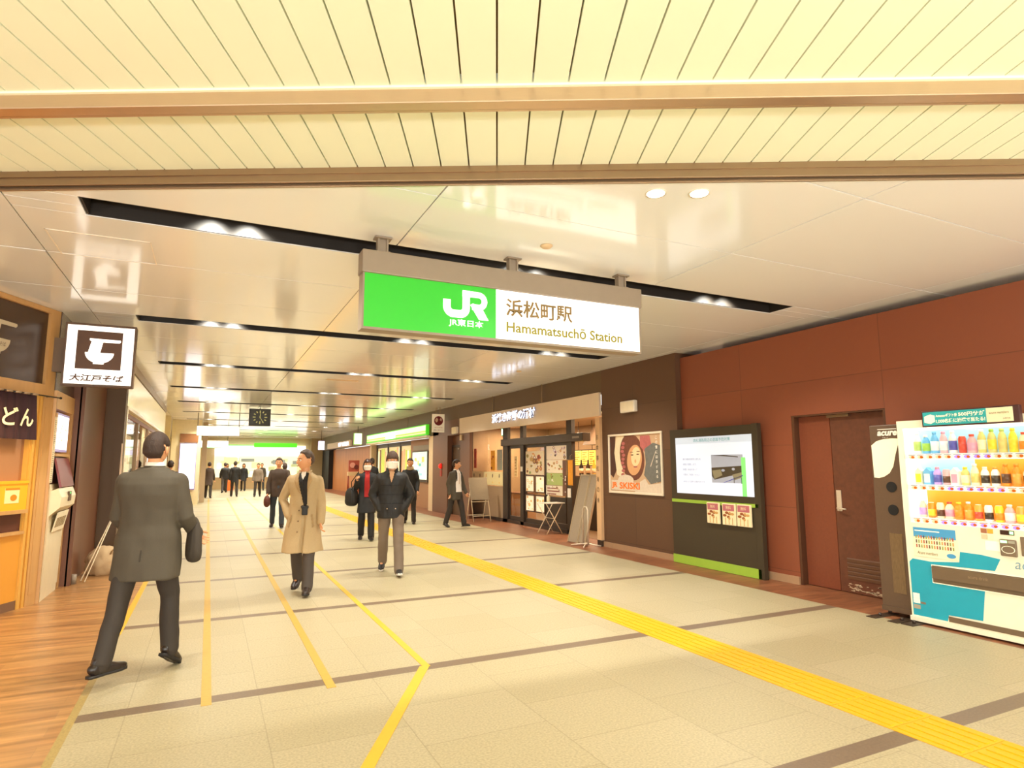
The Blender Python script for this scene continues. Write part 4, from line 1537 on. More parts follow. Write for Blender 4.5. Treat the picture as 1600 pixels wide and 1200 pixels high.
o.box(8.5, 9.0, 12.8, 14.3, .004, 1.28)
o.done('front', M_INTD, t)
o = MB()
o.box(8.46, 9.04, 12.76, 14.34, 1.28, 1.32)
o.done('top', mat('counter_top', '6A3A22', 0.3), t)
FW = face_west(8.3)
collage('wall_scroll', 'yellow paper slip with brush writing behind the left restaurant window', 'notice', -18.68, -18.34, 1.42, 2.06, 0, ['8A2A1A', '3A2410'], 31, 4, 'F0C040', None, FW)
collage('wall_scroll', 'pale blue paper hanging behind the left restaurant window', 'notice', -18.18, -17.78, 1.43, 2.08, 0, ['5A8A9A', 'E0E8E8'], 32, 4, 'A8C8C8', None, FW)
collage('wall_scroll', 'red lantern-coloured slip at the far edge of the left restaurant window', 'notice', -18.72, -18.50, 1.5, 2.12, 0, ['E8A060', '8A2A1A'], 33, 3, 'C84A30', None, face_west(7.72))
collage('wall_scroll', 'long cream paper strip seen through the clear restaurant door', 'notice', -16.92, -16.72, 1.24, 1.85, 0, ['B88A5A', '7A5A3A'], 34, 3, 'E8CFA0', None, FW, lines=6)

# ---------------- things standing before the restaurant
M_WTUBE = mat('white_tube', 'E8D4B0', 0.35, spec=0.6)
M_GBOARD = mat('grey_board', '9A8870', 0.55, var=0.1, scale=30)
t = thing('display_easel', 'white folding easel with a blank grey board before the left restaurant window', 'easel', (7.0, 16.6, 0))
for x in (6.74, 7.26):
    o = MB()
    o.tube([(x, 16.34, .013), (x, 16.60, .82), (x, 16.72, 1.20)], .013, n=8)
    o.done('front_leg', M_WTUBE, t)
    o = MB()
    o.tube([(x, 16.90, .013), (x, 16.615, .85)], .013, n=8)
    o.done('rear_leg', M_WTUBE, t)
o = MB()
o.tube([(6.74, 16.51, .56), (7.26, 16.51, .56)], .012, n=8)
o.tube([(6.74, 16.39, .17), (7.26, 16.39, .17)], .010, n=8)
o.tube([(6.74, 16.84, .17), (7.26, 16.84, .17)], .010, n=8)
o.tube([(6.74, 16.72, 1.20), (7.26, 16.72, 1.20)], .012, n=8)
o.done('cross_bar', M_WTUBE, t)
o = MB()
be = Fr((6.72, 16.515, .60), (1, 0, 0), Vector((0, .205, .62)))
o.box(0, .56, 0, .66, .012, .03, be, bevel=.004)
o.done('board', M_GBOARD, t)

t = thing('folding_table', 'small white folding table with crossed legs before the restaurant door', 'table', (7.25, 13.1, 0))
o = MB()
o.box(7.02, 7.52, 12.66, 13.06, .70, .722, bevel=.008)
o.done('table_top', M_WHITE, t)
for y in (12.72, 13.16):
    for a, b in ((7.06, 7.48), (7.48, 7.06)):
        o = MB()
        dy = .0 if a < b else .02
        o.tube([(a, y + dy, .011), (b, y + dy, .70)], .011, n=8)
        o.done('leg', M_WTUBE, t)
o = MB()
o.tube([(7.27, 12.72, .355), (7.27, 13.18, .355)], .008, n=8)
o.done('pivot_bar', M_WTUBE, t)
t = thing('sanitizer_bottle', 'small cream pump bottle on the white folding table', 'bottle', (7.3, 12.99, .722))
o = MB()
o.lathe([(.04, 0), (.045, .01), (.045, .12), (.02, .145), (.02, .155)], (7.3, 13.06, .7225), 16)
o.done('bottle_body', mat('san_cream', 'F0E2B8', 0.35), t)
o = MB()
o.cyl((7.3, 13.06, .877), (7.3, 13.06, .905), .016, n=10)
o.cyl((7.3, 13.06, .905), (7.3, 13.06, .93), .006, n=8)
o.tube([(7.3, 13.06, .932), (7.26, 13.06, .934), (7.245, 13.06, .925)], .006, n=8)
o.done('pump', M_WHITE, t)

t = thing('leaning_board', 'tall grey folded sign board leaning at the right of the restaurant entrance', 'sign board', (7.1, 11.4, 0))
lb_ = Fr((6.84, 11.42, 0.015), (0, -1, 0), Vector((.36, 0, 1.40)))
o = MB()
o.box(0, .36, 0, 1.40, -.03, 0, lb_, bevel=.004)
o.box(.39, .66, 0.02, 1.42, -.03, 0, lb_, bevel=.004)
o.done('board', M_GBOARD, t)
o = MB()
for a in (0, .35, .39, .65):
    o.box(a - .012, a + .014, -.01, 1.43, -.035, .008, lb_)
o.box(0, .36, 1.39, 1.42, -.03, .008, lb_)
o.box(.39, .66, 1.40, 1.43, -.03, .008, lb_)
o.done('edge_frame', mat('alu_frame', 'BCA88A', 0.3, metal=.5), t)
t = thing('sign_stand', 'slim silver upright sign stand in front of the leaning grey board', 'sign stand', (6.95, 11.0, 0))
M_CHR = mat('chrome_warm', 'DCCAB0', 0.35, metal=.4)
o = MB()
o.tube([(6.80, 10.76, .05), (6.80, 10.76, .70), (6.80, 10.71, .76), (6.80, 10.63, .76), (6.80, 10.58, .70), (6.80, 10.58, .05)], .015, n=8)
o.done('upright', M_CHR, t)
o = MB()
for dx, dy in ((.22, .1), (-.22, .1), (.2, -.12), (-.2, -.12)):
    o.tube([(6.80, 10.67, .05), (6.80 + dx, 10.67 + dy * 2, .014)], .013, n=8)
o.lathe([(.05, .03), (.05, .055), (.02, .06)], (6.80, 10.67, 0), 14)
o.done('base', M_CHR, t)

# recess left of the restaurant: door, alarm lamp
t = tag(thing('door_2', 'narrow dark door in the recess left of the restaurant', None, (7.5, 18.95, 0)), kind='structure')
FD = face_west(7.288)
o = MB()
o.box(-19.45, -18.7, 0.0, 2.18, 0, .02, FD)
d2 = o.done('door_leaf', mat('recess_door', '5A4028', .5), t)
o = MB()
for q in ((-19.5, -19.45, 0, 2.24), (-18.7, -18.65, 0, 2.24), (-19.45, -18.7, 2.18, 2.24)):
    o.box(*q, 0, .05, FD)
o.done('door_frame', mat('recess_frame', '3A2818', .5), t)
o = MB()
o.box(-18.95, -18.80, 2.10, 2.14, .02, .05, FD)
o.done('door_closer', M_BRONZE, d2)
FA = face_west(7.09)
t = thing('fire_alarm', 'round red fire alarm lamp on the brown wall', 'fire alarm', (7.09, 20.1, 1.4))
o = MB()
o.disc(-20.1, 1.56, .11, 0, .02, FA)
o.done('rim', mat('alarm_red', 'B01810', .4), t)
o = MB()
o.lathe([(.085, 0), (.07, .05), (.03, .075), (.001, .08)], (0, 0, 0), 18)
for v in o.bm.verts:
    v.co = FA.p(-20.1 + v.co.x, 1.56 + v.co.y, .02 + v.co.z)
o.done('lamp_dome', mat('alarm_glow', 'FF2010', .3, emit=.9, ecol='FF2818'), t)
o = MB()
o.box(-20.18, -20.02, 1.22, 1.42, 0, .02, FA)
o.done('call_point', mat('alarm_red2', 'A83020', .5), t)
t = thing('switch_box', 'small cream switch box under the emergency light by the recess', 'switch box', (7.09, 18.4, 2.4))
o = MB()
o.box(-18.28, -18.13, 2.36, 2.54, 0, .05, FA, bevel=.01)
o.done('housing', M_CREAM, t)

# ================================================================== green-signed ticket shop farther on
w = MB()
w.box(7.62, 7.7, 21.5, 31.2, 0, 2.62)
struct(w.done('wall_ticket_shop', M_INT))
w = MB()
w.box(7.09, 7.62, 21.0, 21.45, 0, 2.62)
w.box(7.30, 7.62, 31.2, 31.5, 0, 2.62)
struct(w.done('wall_ticket_shop_side', M_CREAM))
t = thing('green_shop_sign', 'long lit lime green and white shop sign high on the right wall', 'sign', (7.0, 26, 2.67))
o = MB()
o.box(6.98, 7.09, 21.45, 30.9, 2.68, 3.06)
gs = o.done('casing', mat('gs_case', '48B820', .4, emit=.9), t)
FG = face_west(6.98)
M_GL = mat('gs_lime', 'A0F050', .4, emit=1.6, ecol='88F040')
o = MB()
o.box(-30.8, -21.55, 2.72, 2.84, 0, .004, FG)
o.done('lime_band', M_GL, gs)
o = MB()
o.box(-30.8, -21.55, 2.84, 3.02, 0, .004, FG)
o.box(-30.8, -21.55, 2.755, 2.775, .004, .006, FG)
o.done('white_band', mat('gs_white', 'E0FFC0', .4, emit=1.9, ecol='C8FFA0'), gs)
o = MB()
o.box(-27.2, -25.6, 2.72, 3.0, .006, .008, FG)
o.done('white_patch', mat('gs_patch', 'FFFFFF', .4, emit=1.5), gs)
o = MB()
o.box(6.95, 7.3, 21.3, 30.9, 2.60, 2.66)
tag(o.done('sign_shelf', M_WHITE), 'pale ledge directly below the long green shop sign', 'ledge')
t = thing('ticket_shop', 'lit shop front with green and yellow displays below the green sign', 'shop front', (7.6, 27, 0))
FT = face_west(7.55)
o = MB()
for a in (-31.0, -28.9, -26.8, -24.9):
    o.box(a, a + .12, 0, 2.6, -.05, .04, FT)
o.box(-31, -24.8, 2.42, 2.6, -.05, .03, FT)
o.done('frame', M_SF, t)
rr = random.Random(9)
for k, (a0, a1) in enumerate(((-30.88, -28.9), (-28.78, -26.8), (-26.68, -24.9))):
    o = MB()
    o.box(a0, a1, .9, 2.42, -.04, -.02, FT, mi=0)
    for i in range(6):
        x = a0 + (a1 - a0) * (i + .1) / 6
        o.box(x, x + (a1 - a0) * .12, 1.0 + rr.random() * .4, 2.2 + rr.random() * .2, -.02, -.015 + i * .0005, FT, mi=1 + rr.randrange(4))
    o.done('lit_display', [mat('td0', 'D8C898', .5, emit=.55), mat('td1', 'B8C84A', .5, emit=.6), mat('td2', 'F8F0C0', .5, emit=.9), mat('td3', '8A6A48', .5, emit=.1),
                           mat('td4', 'F0B080', .5, emit=.4)], t)
    o = MB()
    o.box(a0, a1, 0.0, .9, -.04, -.02, FT)
    o.done('lower_panel', mat('td_lower', 'A8704A', .5), t)
# map display board
t = thing('map_board', 'lit pale blue map board on the wall before the green-signed shop', 'map', (7.45, 23, 1.05))
FM = face_west(7.42)
w = MB()
w.box(7.42, 7.62, 21.45, 24.8, 0, 2.6)
struct(w.done('wall_map', mat('map_wall', 'A0704A', .5)))
o = MB()
o.box(-24.4, -22.4, .95, 2.14, .003, .06, FM)
mb_ = o.done('casing', M_SF, t)
o = MB()
o.box(-24.32, -22.48, 1.05, 2.10, .06, .064, FM, mi=0)
for i in range(16):
    x, z = -24.2 + rr.random() * 1.4, 1.15 + rr.random() * .7
    o.box(x, x + .15 + rr.random() * .3, z, z + .08 + rr.random() * .16, .064, .065 + i * .0003, FM, mi=1 + rr.randrange(4))
o.done('lit_map', [mat('mp0', 'E0F0E0', .5, emit=.8), mat('mp1', '60B8B0', .5, emit=.6), mat('mp2', 'F0D878', .5, emit=.6), mat('mp3', 'C8E4D8', .5, emit=.7),
                   mat('mp4', '98C8D8', .5, emit=.6)], mb_)
o = MB()
o.box(-24.4, -22.4, 2.17, 2.36, 0, .02, FM)
tag(o.done('map_heading', M_BEIGE), 'grey heading strip above the lit map board', 'sign')

# wooden shop and dark opening at the far right
w = MB()
w.box(7.6, 7.75, 31.5, 43.5, 0, 2.62)
struct(w.done('wall_wood_shop', mat('wood_shop', 'B87440', .45, var=.35, scale=2, stretch=(1, 3, .3))))
w = MB()
w.box(7.3, 7.75, 43.5, 47, 0, 3.5)
struct(w.done('wall_dark_end', MATS['matt_black']))
t = thing('wood_shop_sign', 'pale far shop sign with glowing white lettering above the wooden front', 'sign', (7.1, 38, 2.62))
o = MB()
o.box(7.0, 7.09, 35.0, 42.5, 2.66, 3.0)
q = o.done('board', mat('ws_board', 'C0A890', .5, emit=.15), t)
FQ = face_west(7.0)
text('手打ち蕎麦処', FQ, -38.6, 2.70, .24, M_LET, q, w=3.2, c=.004, bold=.05)
t = thing('menu_stand', 'reddish menu display stand by the far wooden shop', 'display stand', (6.9, 33.0, 0))
o = MB()
for x in (6.55, 7.1):
    o.tube([(x, 32.8, 0), (x, 33.0, 1.1), (x, 33.2, 0)], .025, n=8)
o.done('legs', mat('stand_red', '9A3A20', .5), t)
o = MB()
o.box(6.5, 7.15, 32.9, 33.05, 1.05, 1.25)
o.done('tray', M_CREAM, t)
o = MB()
o.box(6.55, 7.1, 32.98, 33.05, 1.27, 1.85, mi=0)
o.disc(6.75, 1.6, .14, 0, .01, face_south(32.97), mi=1)
o.disc(6.95, 1.5, .12, 0, .01, face_south(32.97), mi=2)
o.done('picture_panel', [mat('msr', 'A85040', .5), mat('msp', 'D8988A', .5), mat('msd', '6A2A26', .5)], t)

# ================================================================== noodle shop on the left
CORN = Vector((-1.75, 9.20, 0))
SA = math.radians(25.5)
SD = Vector((math.sin(SA), math.cos(SA), 0))
SF = Fr(CORN, SD, UP)            # a is negative towards the street, c faces the concourse
M_OAK = mat('oak', 'C89A60', 0.42, var=0.14, scale=3, stretch=(6, 6, .6))
M_OAKD = mat('oak_dark', 'A06A38', 0.45, var=0.14, scale=3, stretch=(6, 6, .6))  # darker oak tone for the side wall niche
M_ORANGE = mat('amber_panel', 'F2AE28', 0.4, var=.03, emit=.12)
M_SMOKE = mat('smoked_glass', '4A3420', 0.25, var=.15, scale=2, spec=.6)
M_FROST = mat('tan_cloth_screen', 'A87850', 0.7, var=.06, scale=300)
t = thing('noodle_shop', 'oak framed noodle shop front set at an angle on the left', 'shop front', (-2.2, 8, 0))
o = MB()
o.box(-.155, 0.0, 0, 3.44, -.12, 0, SF)
o.box(-.12, -.035, .12, 2.3, 0, .006, SF)
o.done('corner_post', M_OAK, t)
o = MB()
o.box(-3.2, -.155, 2.44, 2.57, -.10, .0, SF)
o.box(-3.2, 0, 3.44, 3.496, -.12, .0, SF)
o.done('lintel', M_OAK, t)
o = MB()
o.box(-.30, -.155, .0, 2.44, -.08, -.01, SF)
o.box(-.285, -.25, .0, 2.42, -.01, .012, SF)
o.box(-.215, -.185, .0, 2.42, -.01, .008, SF)
o.done('door_jamb', mat('yellow_oak', 'DCA850', .35), t)
o = MB()
o.box(-3.2, -.155, 2.57, 3.44, -.06, -.04, SF)
sm = o.done('transom_panel', M_SMOKE, t)
bowl(Fr(SF.p(-.87, 0, -.039), SD, UP), 0.0, 3.0, .36, 0, mat('etched', 'C8B898', .5), sm)
text('大江戸そば', SF, -.97, 2.915, .05, M_SOBA, sm, w=.22, c=-.034)
o = MB()
o.box(-3.2, -.30, 1.435, 2.42, -.09, -.07, SF)
o.done('cloth_screen', M_FROST, t)
o = MB()
o.box(-3.2, -.30, 1.11, 1.435, -.08, .02, SF)
o.box(-3.2, -.30, 1.405, 1.435, .02, .035, SF)
am = o.done('amber_counter_panel', M_ORANGE, t)
o = MB()
o.box(-.62, -.42, 1.19, 1.36, .02, .024, SF, mi=0)
o.box(-.62, -.42, 1.335, 1.36, .024, .026, SF, mi=1)
o.disc(-.50, 1.25, .045, .024, .027, SF, mi=1, ry=.035)
o.done('small_notice', [mat('notice_cream', 'F6E4A8', .5), mat('notice_or', 'E88A20', .5)], am)
o = MB()
o.box(-3.2, -.30, 1.07, 1.11, -.10, .05, SF)
o.box(-3.2, -.30, .835, .87, -.10, .03, SF)
o.done('ledge', M_OAK, t)
o = MB()
o.box(-3.2, -.30, .87, 1.07, -.10, -.03, SF)
o.done('dark_band', mat('maroon_band', '5A3022', .5), t)
o = MB()
o.box(-3.2, -.30, .10, .835, -.10, -.01, SF)
o.done('lower_panel', mat('oak_lower', 'DE9A38', .42, var=.1, scale=2), t)
o = MB()
o.box(-3.2, -.25, .0, .10, -.10, -.005, SF)
o.done('plinth', mat('plinth_grey', '7A5A42', .5), t)
area_light('noodle_shop_lamp', SF.p(-1.1, 2.36, .45), (0, 0, 0), 1.2, .15, 9, (1.0, .72, .34))
# curtain rod and split curtain
t = thing('curtain_rod', 'thin dark rod with steel clips holding the split shop curtain', 'rod', SF.p(-.6, 2.42, .05))
o = MB()
o.cyl(SF.p(-3.2, 2.425, .06), SF.p(.03, 2.425, .06), .008, n=10)
o.cyl(SF.p(.03, 2.425, .06), SF.p(.045, 2.425, .06), .014, n=10)
o.cyl(SF.p(-.12, 2.425, .06), SF.p(-.12, 2.425, .0), .006, n=8)
o.done('rod', M_DARKMETAL, t)
for i in range(7):
    a = -.34 - i * .125
    o = MB()
    o.cyl(SF.p(a, 2.425, .06), SF.p(a - .085, 2.425, .06), .0125, n=10)
    o.done('clip', M_STEEL, t)
M_NOREN = mat('noren_purple', '33161C', .85, var=.12, scale=90)
M_NL = mat('noren_letter', 'F6E6B8', .7, emit=.15)
for i, (a1, a0, ch) in enumerate(((-.32, -.635, 'ん'), (-.64, -.955, 'ど'), (-.96, -1.275, 'う'))):
    lb = 'dark purple split curtain panel, ' + ('right one with the last white character' if i == 0 else 'second from the right' if i == 1 else 'third from the right, at the photo edge')
    t = thing('shop_curtain', lb, 'curtain', SF.p((a0 + a1) / 2, 1.90, .05), 'split curtain panels of the noodle shop')
    n = 16
    R_ = []
    for k in range(n + 1):
        a = a0 + (a1 - a0) * k / n
        R_.append((a, .055 + .008 * math.sin(k * .9 + i)))
    o = MB()
    for k in range(n):
        (x0, c0), (x1, c1) = R_[k], R_[k + 1]
        for z0, z1, f0, f1 in ((1.90, 2.16, 1.3, 1.0), (2.16, 2.42, 1.0, .6)):
            o.face([SF.p(x0, z0, c0 * f0), SF.p(x1, z0, c1 * f0), SF.p(x1, z1, c1 * f1), SF.p(x0, z1, c0 * f1)])
            o.face([SF.p(x0, z0, c0 * f0 - .004), SF.p(x0, z1, c0 * f1 - .004), SF.p(x1, z1, c1 * f1 - .004), SF.p(x1, z0, c1 * f0 - .004)])
    cl_ = o.done('cloth', M_NOREN, t, fix=False)
    text(ch, SF, (-.50, -.74, -1.06)[i], 2.045, .205, M_NL, cl_, w=(.19, .215, .17)[i], c=.09, bold=.022, align='C')

# side wall of the shop with ticket machine, menu and paper strip
w = MB()
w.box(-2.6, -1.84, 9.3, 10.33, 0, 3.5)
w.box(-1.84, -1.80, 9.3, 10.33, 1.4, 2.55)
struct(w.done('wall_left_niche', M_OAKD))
w = MB()
w.box(-1.84, -1.72, 9.21, 10.33, 2.30, 2.52)
w.box(-1.82, -1.74, 9.21, 10.33, 2.52, 3.5, mi=1)
w.box(-1.84, -1.72, 10.25, 10.33, 0, 2.30)
w.box(-1.84, -1.72, 9.21, 9.25, 0, 2.30)
struct(w.done('trim_5', [M_OAK, M_SMOKE]))
FE = face_east(-1.72)
t = thing('paper_strip', 'long white paper strip with print hanging beside the oak corner post', 'notice', (-1.72, 9.3, 1.3))
o = MB()
o.box(9.215, 9.345, 1.40, 2.20, .0, .004, FE)
s = o.done('sheet', mat('paper', 'EFE0BC', .6), t)
o = MB()
for i in range(34):
    if i % 9 == 8:
        continue
    o.box(9.225, 9.29 + .04 * ((i * 7) % 5) / 5, 1.39 + i * .023, 1.396 + i * .023, .004, .005, FE)
o.done('print', M_INK, s)
o = MB()
o.box(9.24, 9.32, 2.20, 2.25, -.02, .01, FE)
o.done('clip', M_OAK, s)
t = thing('lit_menu', 'bright lit menu panel on the noodle shop side wall', 'menu board', (-1.7, 9.7, 1.8))
o = MB()
o.box(9.36, 10.06, 1.78, 2.26, -.08, 0.0, FE)
q = o.done('casing', mat('menu_case', 'A89CC8', .4, emit=.3), t)
o = MB()
o.box(9.39, 10.03, 1.81, 2.23, 0, .004, FE, mi=0)
rr = random.Random(4)
for i in range(20):
    x, z = 9.45 + rr.random() * .5, 1.85 + rr.random() * .33
    o.box(x, x + .02 + rr.random() * .03, z, z + .012 + rr.random() * .03, .004, .005 + i * .0002, FE, mi=1 + i % 3)
o.done('lit_page', [mat('lm0', 'FFFFFF', .4, emit=1.6), mat('lm1', 'E8C890', .4, emit=.8), mat('lm2', 'D8D8C8', .4, emit=.8), mat('lm3', 'F0A870', .4, emit=.8)], q)
o = MB()
o.box(9.36, 10.2, 1.72, 1.755, -.075, .02, FE)
tag(o.done('menu_shelf', M_OAK), 'oak shelf strip below the lit menu panel', 'shelf')
t = thing('ticket_machine', 'white meal ticket machine with sloped red-edged display beside the corner post', 'ticket machine', (-1.6, 9.7, 0))
XZ = Fr((-.10, 9.26, 0), (1, 0, 0), (0, 0, 1))    # profile plane; c runs towards -y
M_TM = mat('ticket_white', 'EBDCB8', .35)
o = MB()
o.prism([(-1.75, .09), (-1.615, .09), (-1.60, 1.0), (-1.50, 1.10), (-1.49, 1.22), (-1.53, 1.33), (-1.60, 1.30), (-1.62, 1.38), (-1.75, 1.38)], -.90, 0, XZ)
o.box(-1.85, -1.72, 9.28, 10.14, .0, .09, mi=0)
tb = o.done('body', M_TM, t)
o = MB()
o.prism([(-1.62, 1.69), (-1.60, 1.70), (-1.515, 1.345), (-1.54, 1.335)], -.87, -.10, XZ)
o.done('sloped_display', mat('tm_red', '7A2A28', .35), tb)
o = MB()
o.box(-1.80, -1.725, 9.27, 10.14, 1.385, 1.715)
o.done('display_back', mat('tm_dark', '4A2420', .4), tb)
o = MB()
o.box(9.66, 9.80, 1.16, 1.28, 0, .02, face_east(-1.60))
o.done('coin_slot', mat('tm_slot', '5A4028', .4), tb)
o = MB()
o.cyl((-1.585, 9.72, 1.26), (-1.575, 9.72, 1.26), .012, n=10)
o.done('green_lamp', mat('tm_green', '80FF90', .3, emit=1.0), tb)
FB = Fr((-1.698, 9.35, .80), (0, 1, 0), Vector((.05, 0, .25)))
o = MB()
o.box(.05, .72, .0, .24, .01, .016, FB, mi=0)
for i in range(9):
    o.box(.12 + i * .06, .155 + i * .06, .05, .17, .016, .018, FB, mi=1)
o.done('paper_sign', [mat('paper2', 'F4EACC', .6), M_INK], tb)
o = MB()
o.box(9.27, 9.40, 1.04, 1.16, .03, .036, face_east(-1.73), mi=0)
o.box(9.28, 9.39, 1.10, 1.14, .036, .038, face_east(-1.73), mi=1)
o.done('price_sticker', [mat('paper3', 'F4E8C8', .6), mat('stk_orange', 'E88A40', .5)], tb)
o = MB()
o.cyl((-1.58, 10.47, 0), (-1.58, 10.47, .13), .035, n=14)
tag(o.done('door_stop', M_BEIGE), 'short grey metal bollard stub by the ticket machine', 'bollard')

# brown pillar block and left concourse wall
w = MB()
w.box(-2.4, -1.64, 10.33, 12.5, 0, 3.5)
w.box(-1.66, -1.60, 10.33, 10.45, 0, 3.5)
struct(w.done('wall_left_pillar', M_WALLP))
w = MB()
w.box(-1.9, -1.35, 12.5, 12.75, 0, 3.5)
struct(w.done('wall_left_return', M_WALLD))
w = MB()
w.box(-1.65, -1.41, 12.75, 23.2, 2.58, 3.5)
struct(w.done('wall_left', M_CREAM2))
w = MB().box(-1.405, -1.35, 12.75, 23.2, 3.33, 3.497)
struct(w.done('trim_6', M_BRONZE))
t = thing('left_shop_fascia', 'long glossy cream fascia of the shop along the left wall', 'shop fascia', (-1.38, 18, 2.6))
o = MB()
o.box(-1.40, -1.36, 12.8, 23.1, 2.66, 3.30)
o.done('board', mat('left_fascia', 'EBD9A4', .2, emit=.25, var=.03), t)
o = MB()
o.box(-1.40, -1.34, 12.8, 23.1, 2.60, 2.65)
o.box(-1.40, -1.34, 12.76, 12.84, 0, 2.65)
o.done('edge_trim', mat('left_trim', 'EAD8B0', .3), t)
w = MB()
w.box(-3.2, -3.1, 12.75, 23.2, 0, 2.6)
w.box(-3.1, -1.42, 23.1, 23.2, 0, 2.6)
w.box(-3.1, -1.42, 12.75, 23.1, 2.5, 2.58)
struct(w.done('wall_left_shop', mat('left_int', '8A5030', .5)))
t = thing('left_shop', 'glass shop front with lit posters along the left wall', 'shop front', (-1.42, 18, 0))
o = MB()
for y in (12.9, 15.4, 17.9, 20.4, 22.9):
    o.box(-1.46, -1.40, y, y + .08, 0, 2.5)
o.box(-1.46, -1.40, 12.9, 23, 0, .1)
o.done('frame', M_BRONZE, t)
o = MB()
o.box(-1.44, -1.435, 12.95, 23, .1, 2.5)
o.done('pane', M_PANE, t)
o = MB()
for i, y in enumerate((13.1, 14.3, 16.2, 19)):
    o.box(-1.50, -1.48, y, y + .7, 1.3, 2.2, mi=i % 3)
o.done('lit_poster', [mat('lp0', 'FFF0D8', .4, emit=1.0), mat('lp1', 'F0D0A8', .4, emit=.7), mat('lp2', 'E8B898', .4, emit=.5)], t)
area_light('left_shop_lamp', (-2.2, 17, 2.45), (0, 0, 0), .5, 4, 60, (1, .8, .55))

# slim folded sign frame and canvas bag by the pillar
t = thing('folded_sign', 'slim white folded sign frame leaning by the brown pillar', 'sign', (-1.3, 11.3, 0))
o = MB()
o.tube([(-1.52, 10.62, .012), (-1.26, 11.55, .95)], .008, n=8)
o.tube([(-1.46, 10.52, .012), (-1.25, 11.55, .96)], .008, n=8)
o.done('leg', M_WTUBE, t)
o = MB()
o.prism([(11.50, 1.15), (11.53, 1.95), (11.58, 1.62), (11.62, 1.55), (11.58, 1.25), (11.55, 1.12)], 0, .02, face_east(-1.26))
o.prism([(11.52, .80), (11.50, .96), (11.56, 1.0), (11.58, .84)], 0, .02, face_east(-1.26))
o.tube([(-1.25, 11.55, .9), (-1.25, 11.55, 1.3)], .008, n=8)
o.done('flag', mat('flag_white', 'E8CDB0', .6), t)
t = thing('canvas_bag', 'crumpled beige canvas bag on the floor against the brown pillar', 'bag', (-1.35, 11.1, 0))
o = MB()
bmesh.ops.create_icosphere(o.bm, subdivisions=4, radius=1)
for v in o.bm.verts:
    p = v.co.copy()
    f = 1 + .12 * noise.noise(p * 2.5) + .05 * noise.noise(p * 7)
    zz = max(-.62, p.z)
    v.co = Vector((-1.33 + p.x * .25 * f, 11.25 + p.y * .22 * f, .155 + zz * .25 * f))
for f in o.bm.faces:
    f.smooth = True
o.done('bag_body', mat('canvas', 'BFA27A', .8, var=.15, scale=10, bump=.2), t)
o = MB()
o.tube([(-1.25, 11.1, .30), (-1.22, 11.08, .36), (-1.12, 11.08, .37), (-1.09, 11.12, .28)], .012, n=8)
o.done('strap', mat('canvas_strap', 'A88A60', .8), t)

# ================================================================== far left bay and the far end
w = MB()
w.box(-2.6, -2.4, 23.2, 47, 0, 3.5)
w.box(-2.4, -1.4, 23.1, 23.3, 0, 3.5)
struct(w.done('wall_left_far', M_CREAM2))
w = MB()
w.box(-1.45, -0.35, 29.2, 29.6, 0, 3.5)
struct(w.done('wall_left_end', M_CREAM2))
w = MB().box(-1.14, -.46, 29.16, 29.19, 2.56, 2.92)
struct(w.done('trim_7', mat('far_brown', '8A5A34', .4, var=.1)))
t = thing('digital_signage', 'tall bright bluish white lit display at the far left', 'display', (-.8, 29.1, 1.0))
F = face_south(29.2)
o = MB()
o.box(-1.12, -.50, .62, 2.52, .004, .08, F)
q = o.done('casing', mat('ds_case', '8878B8', .4, emit=.4), t)
o = MB()
o.box(-1.10, -.52, .66, 2.49, .08, .085, F)
o.done('lit_face', mat('ds_lit', 'F4F4FF', .4, emit=1.4, ecol='ECECFF'), q)
t = thing('wall_poster_case', 'narrow pale poster case at the end of the left shop', 'poster case', (-1.9, 23.05, 1.1))
w = MB()
w.box(-.32, -.12, 30.6, 31.0, 0, 3.5)
struct(w.done('wall_far_pillar', mat('far_pillar', 'A88E6A', .3)))
F = face_south(27.0)
o = MB()
o.box(-1.75, -1.42, .9, 2.2, 0, .05, F)
o.done('casing', M_BRONZE, t)
o = MB()
o.box(-1.72, -1.45, .94, 2.16, .05, .054, F)
o.done('lit_face', mat('wp_lit', 'DCE0D0', .4, emit=.9), t)
w = MB()
w.box(-1.9, -1.40, 27.0, 27.2, 0, 3.5)
struct(w.done('wall_left_stub', M_CREAM2))

F = face_south(46.9)
t = thing('far_convenience_shop', 'bright far shop with green stripe closing the end of the concourse', 'shop', (3, 46.8, 0))
o = MB()
o.box(0.3, 6.2, 2.62, 2.98, 0, .10, F)
g = o.done('white_fascia', mat('fs_white', 'FFFFFF', .4, emit=1.5, ecol='FBFFF4'), t)
o = MB()
o.box(2.75, 5.6, 2.86, 3.16, .10, .16, F)
o.box(.3, 2.75, 2.96, 3.02, .10, .14, F)
o.done('green_stripe', mat('fs_green', '58D028', .4, emit=1.0, ecol='58DC28'), g)
o = MB()
o.box(.3, 6.3, 2.28, 2.60, 0, .06, F)
o.done('lilac_lit_band', mat('fs_lilac', 'EAE4FF', .4, emit=1.5, ecol='ECE8FF'), t)
o = MB()
o.box(.3, 6.3, .8, 2.28, 0, .02, F, mi=0)
rr = random.Random(77)
for i in range(26):
    x, z = .4 + rr.random() * 5.4, .9 + rr.random() * 1.0
    o.box(x, x + .25 + rr.random() * .6, z, z + .15 + rr.random() * .3, .02, .025 + i * .0005, F, mi=1 + rr.randrange(5))
o.done('lit_interior', [mat('fi0', 'F0ECC8', .5, emit=1.0), mat('fi1', 'F8F8E0', .5, emit=1.3), mat('fi2', 'C8D098', .5, emit=.6), mat('fi3', 'D8D4B8', .5, emit=.7),
                        mat('fi4', 'E8E0A8', .5, emit=.9), mat('fi5', 'A8B0A8', .5, emit=.4)], t)
o = MB()
o.box(.3, 6.3, 0, .8, 0, .02, F)
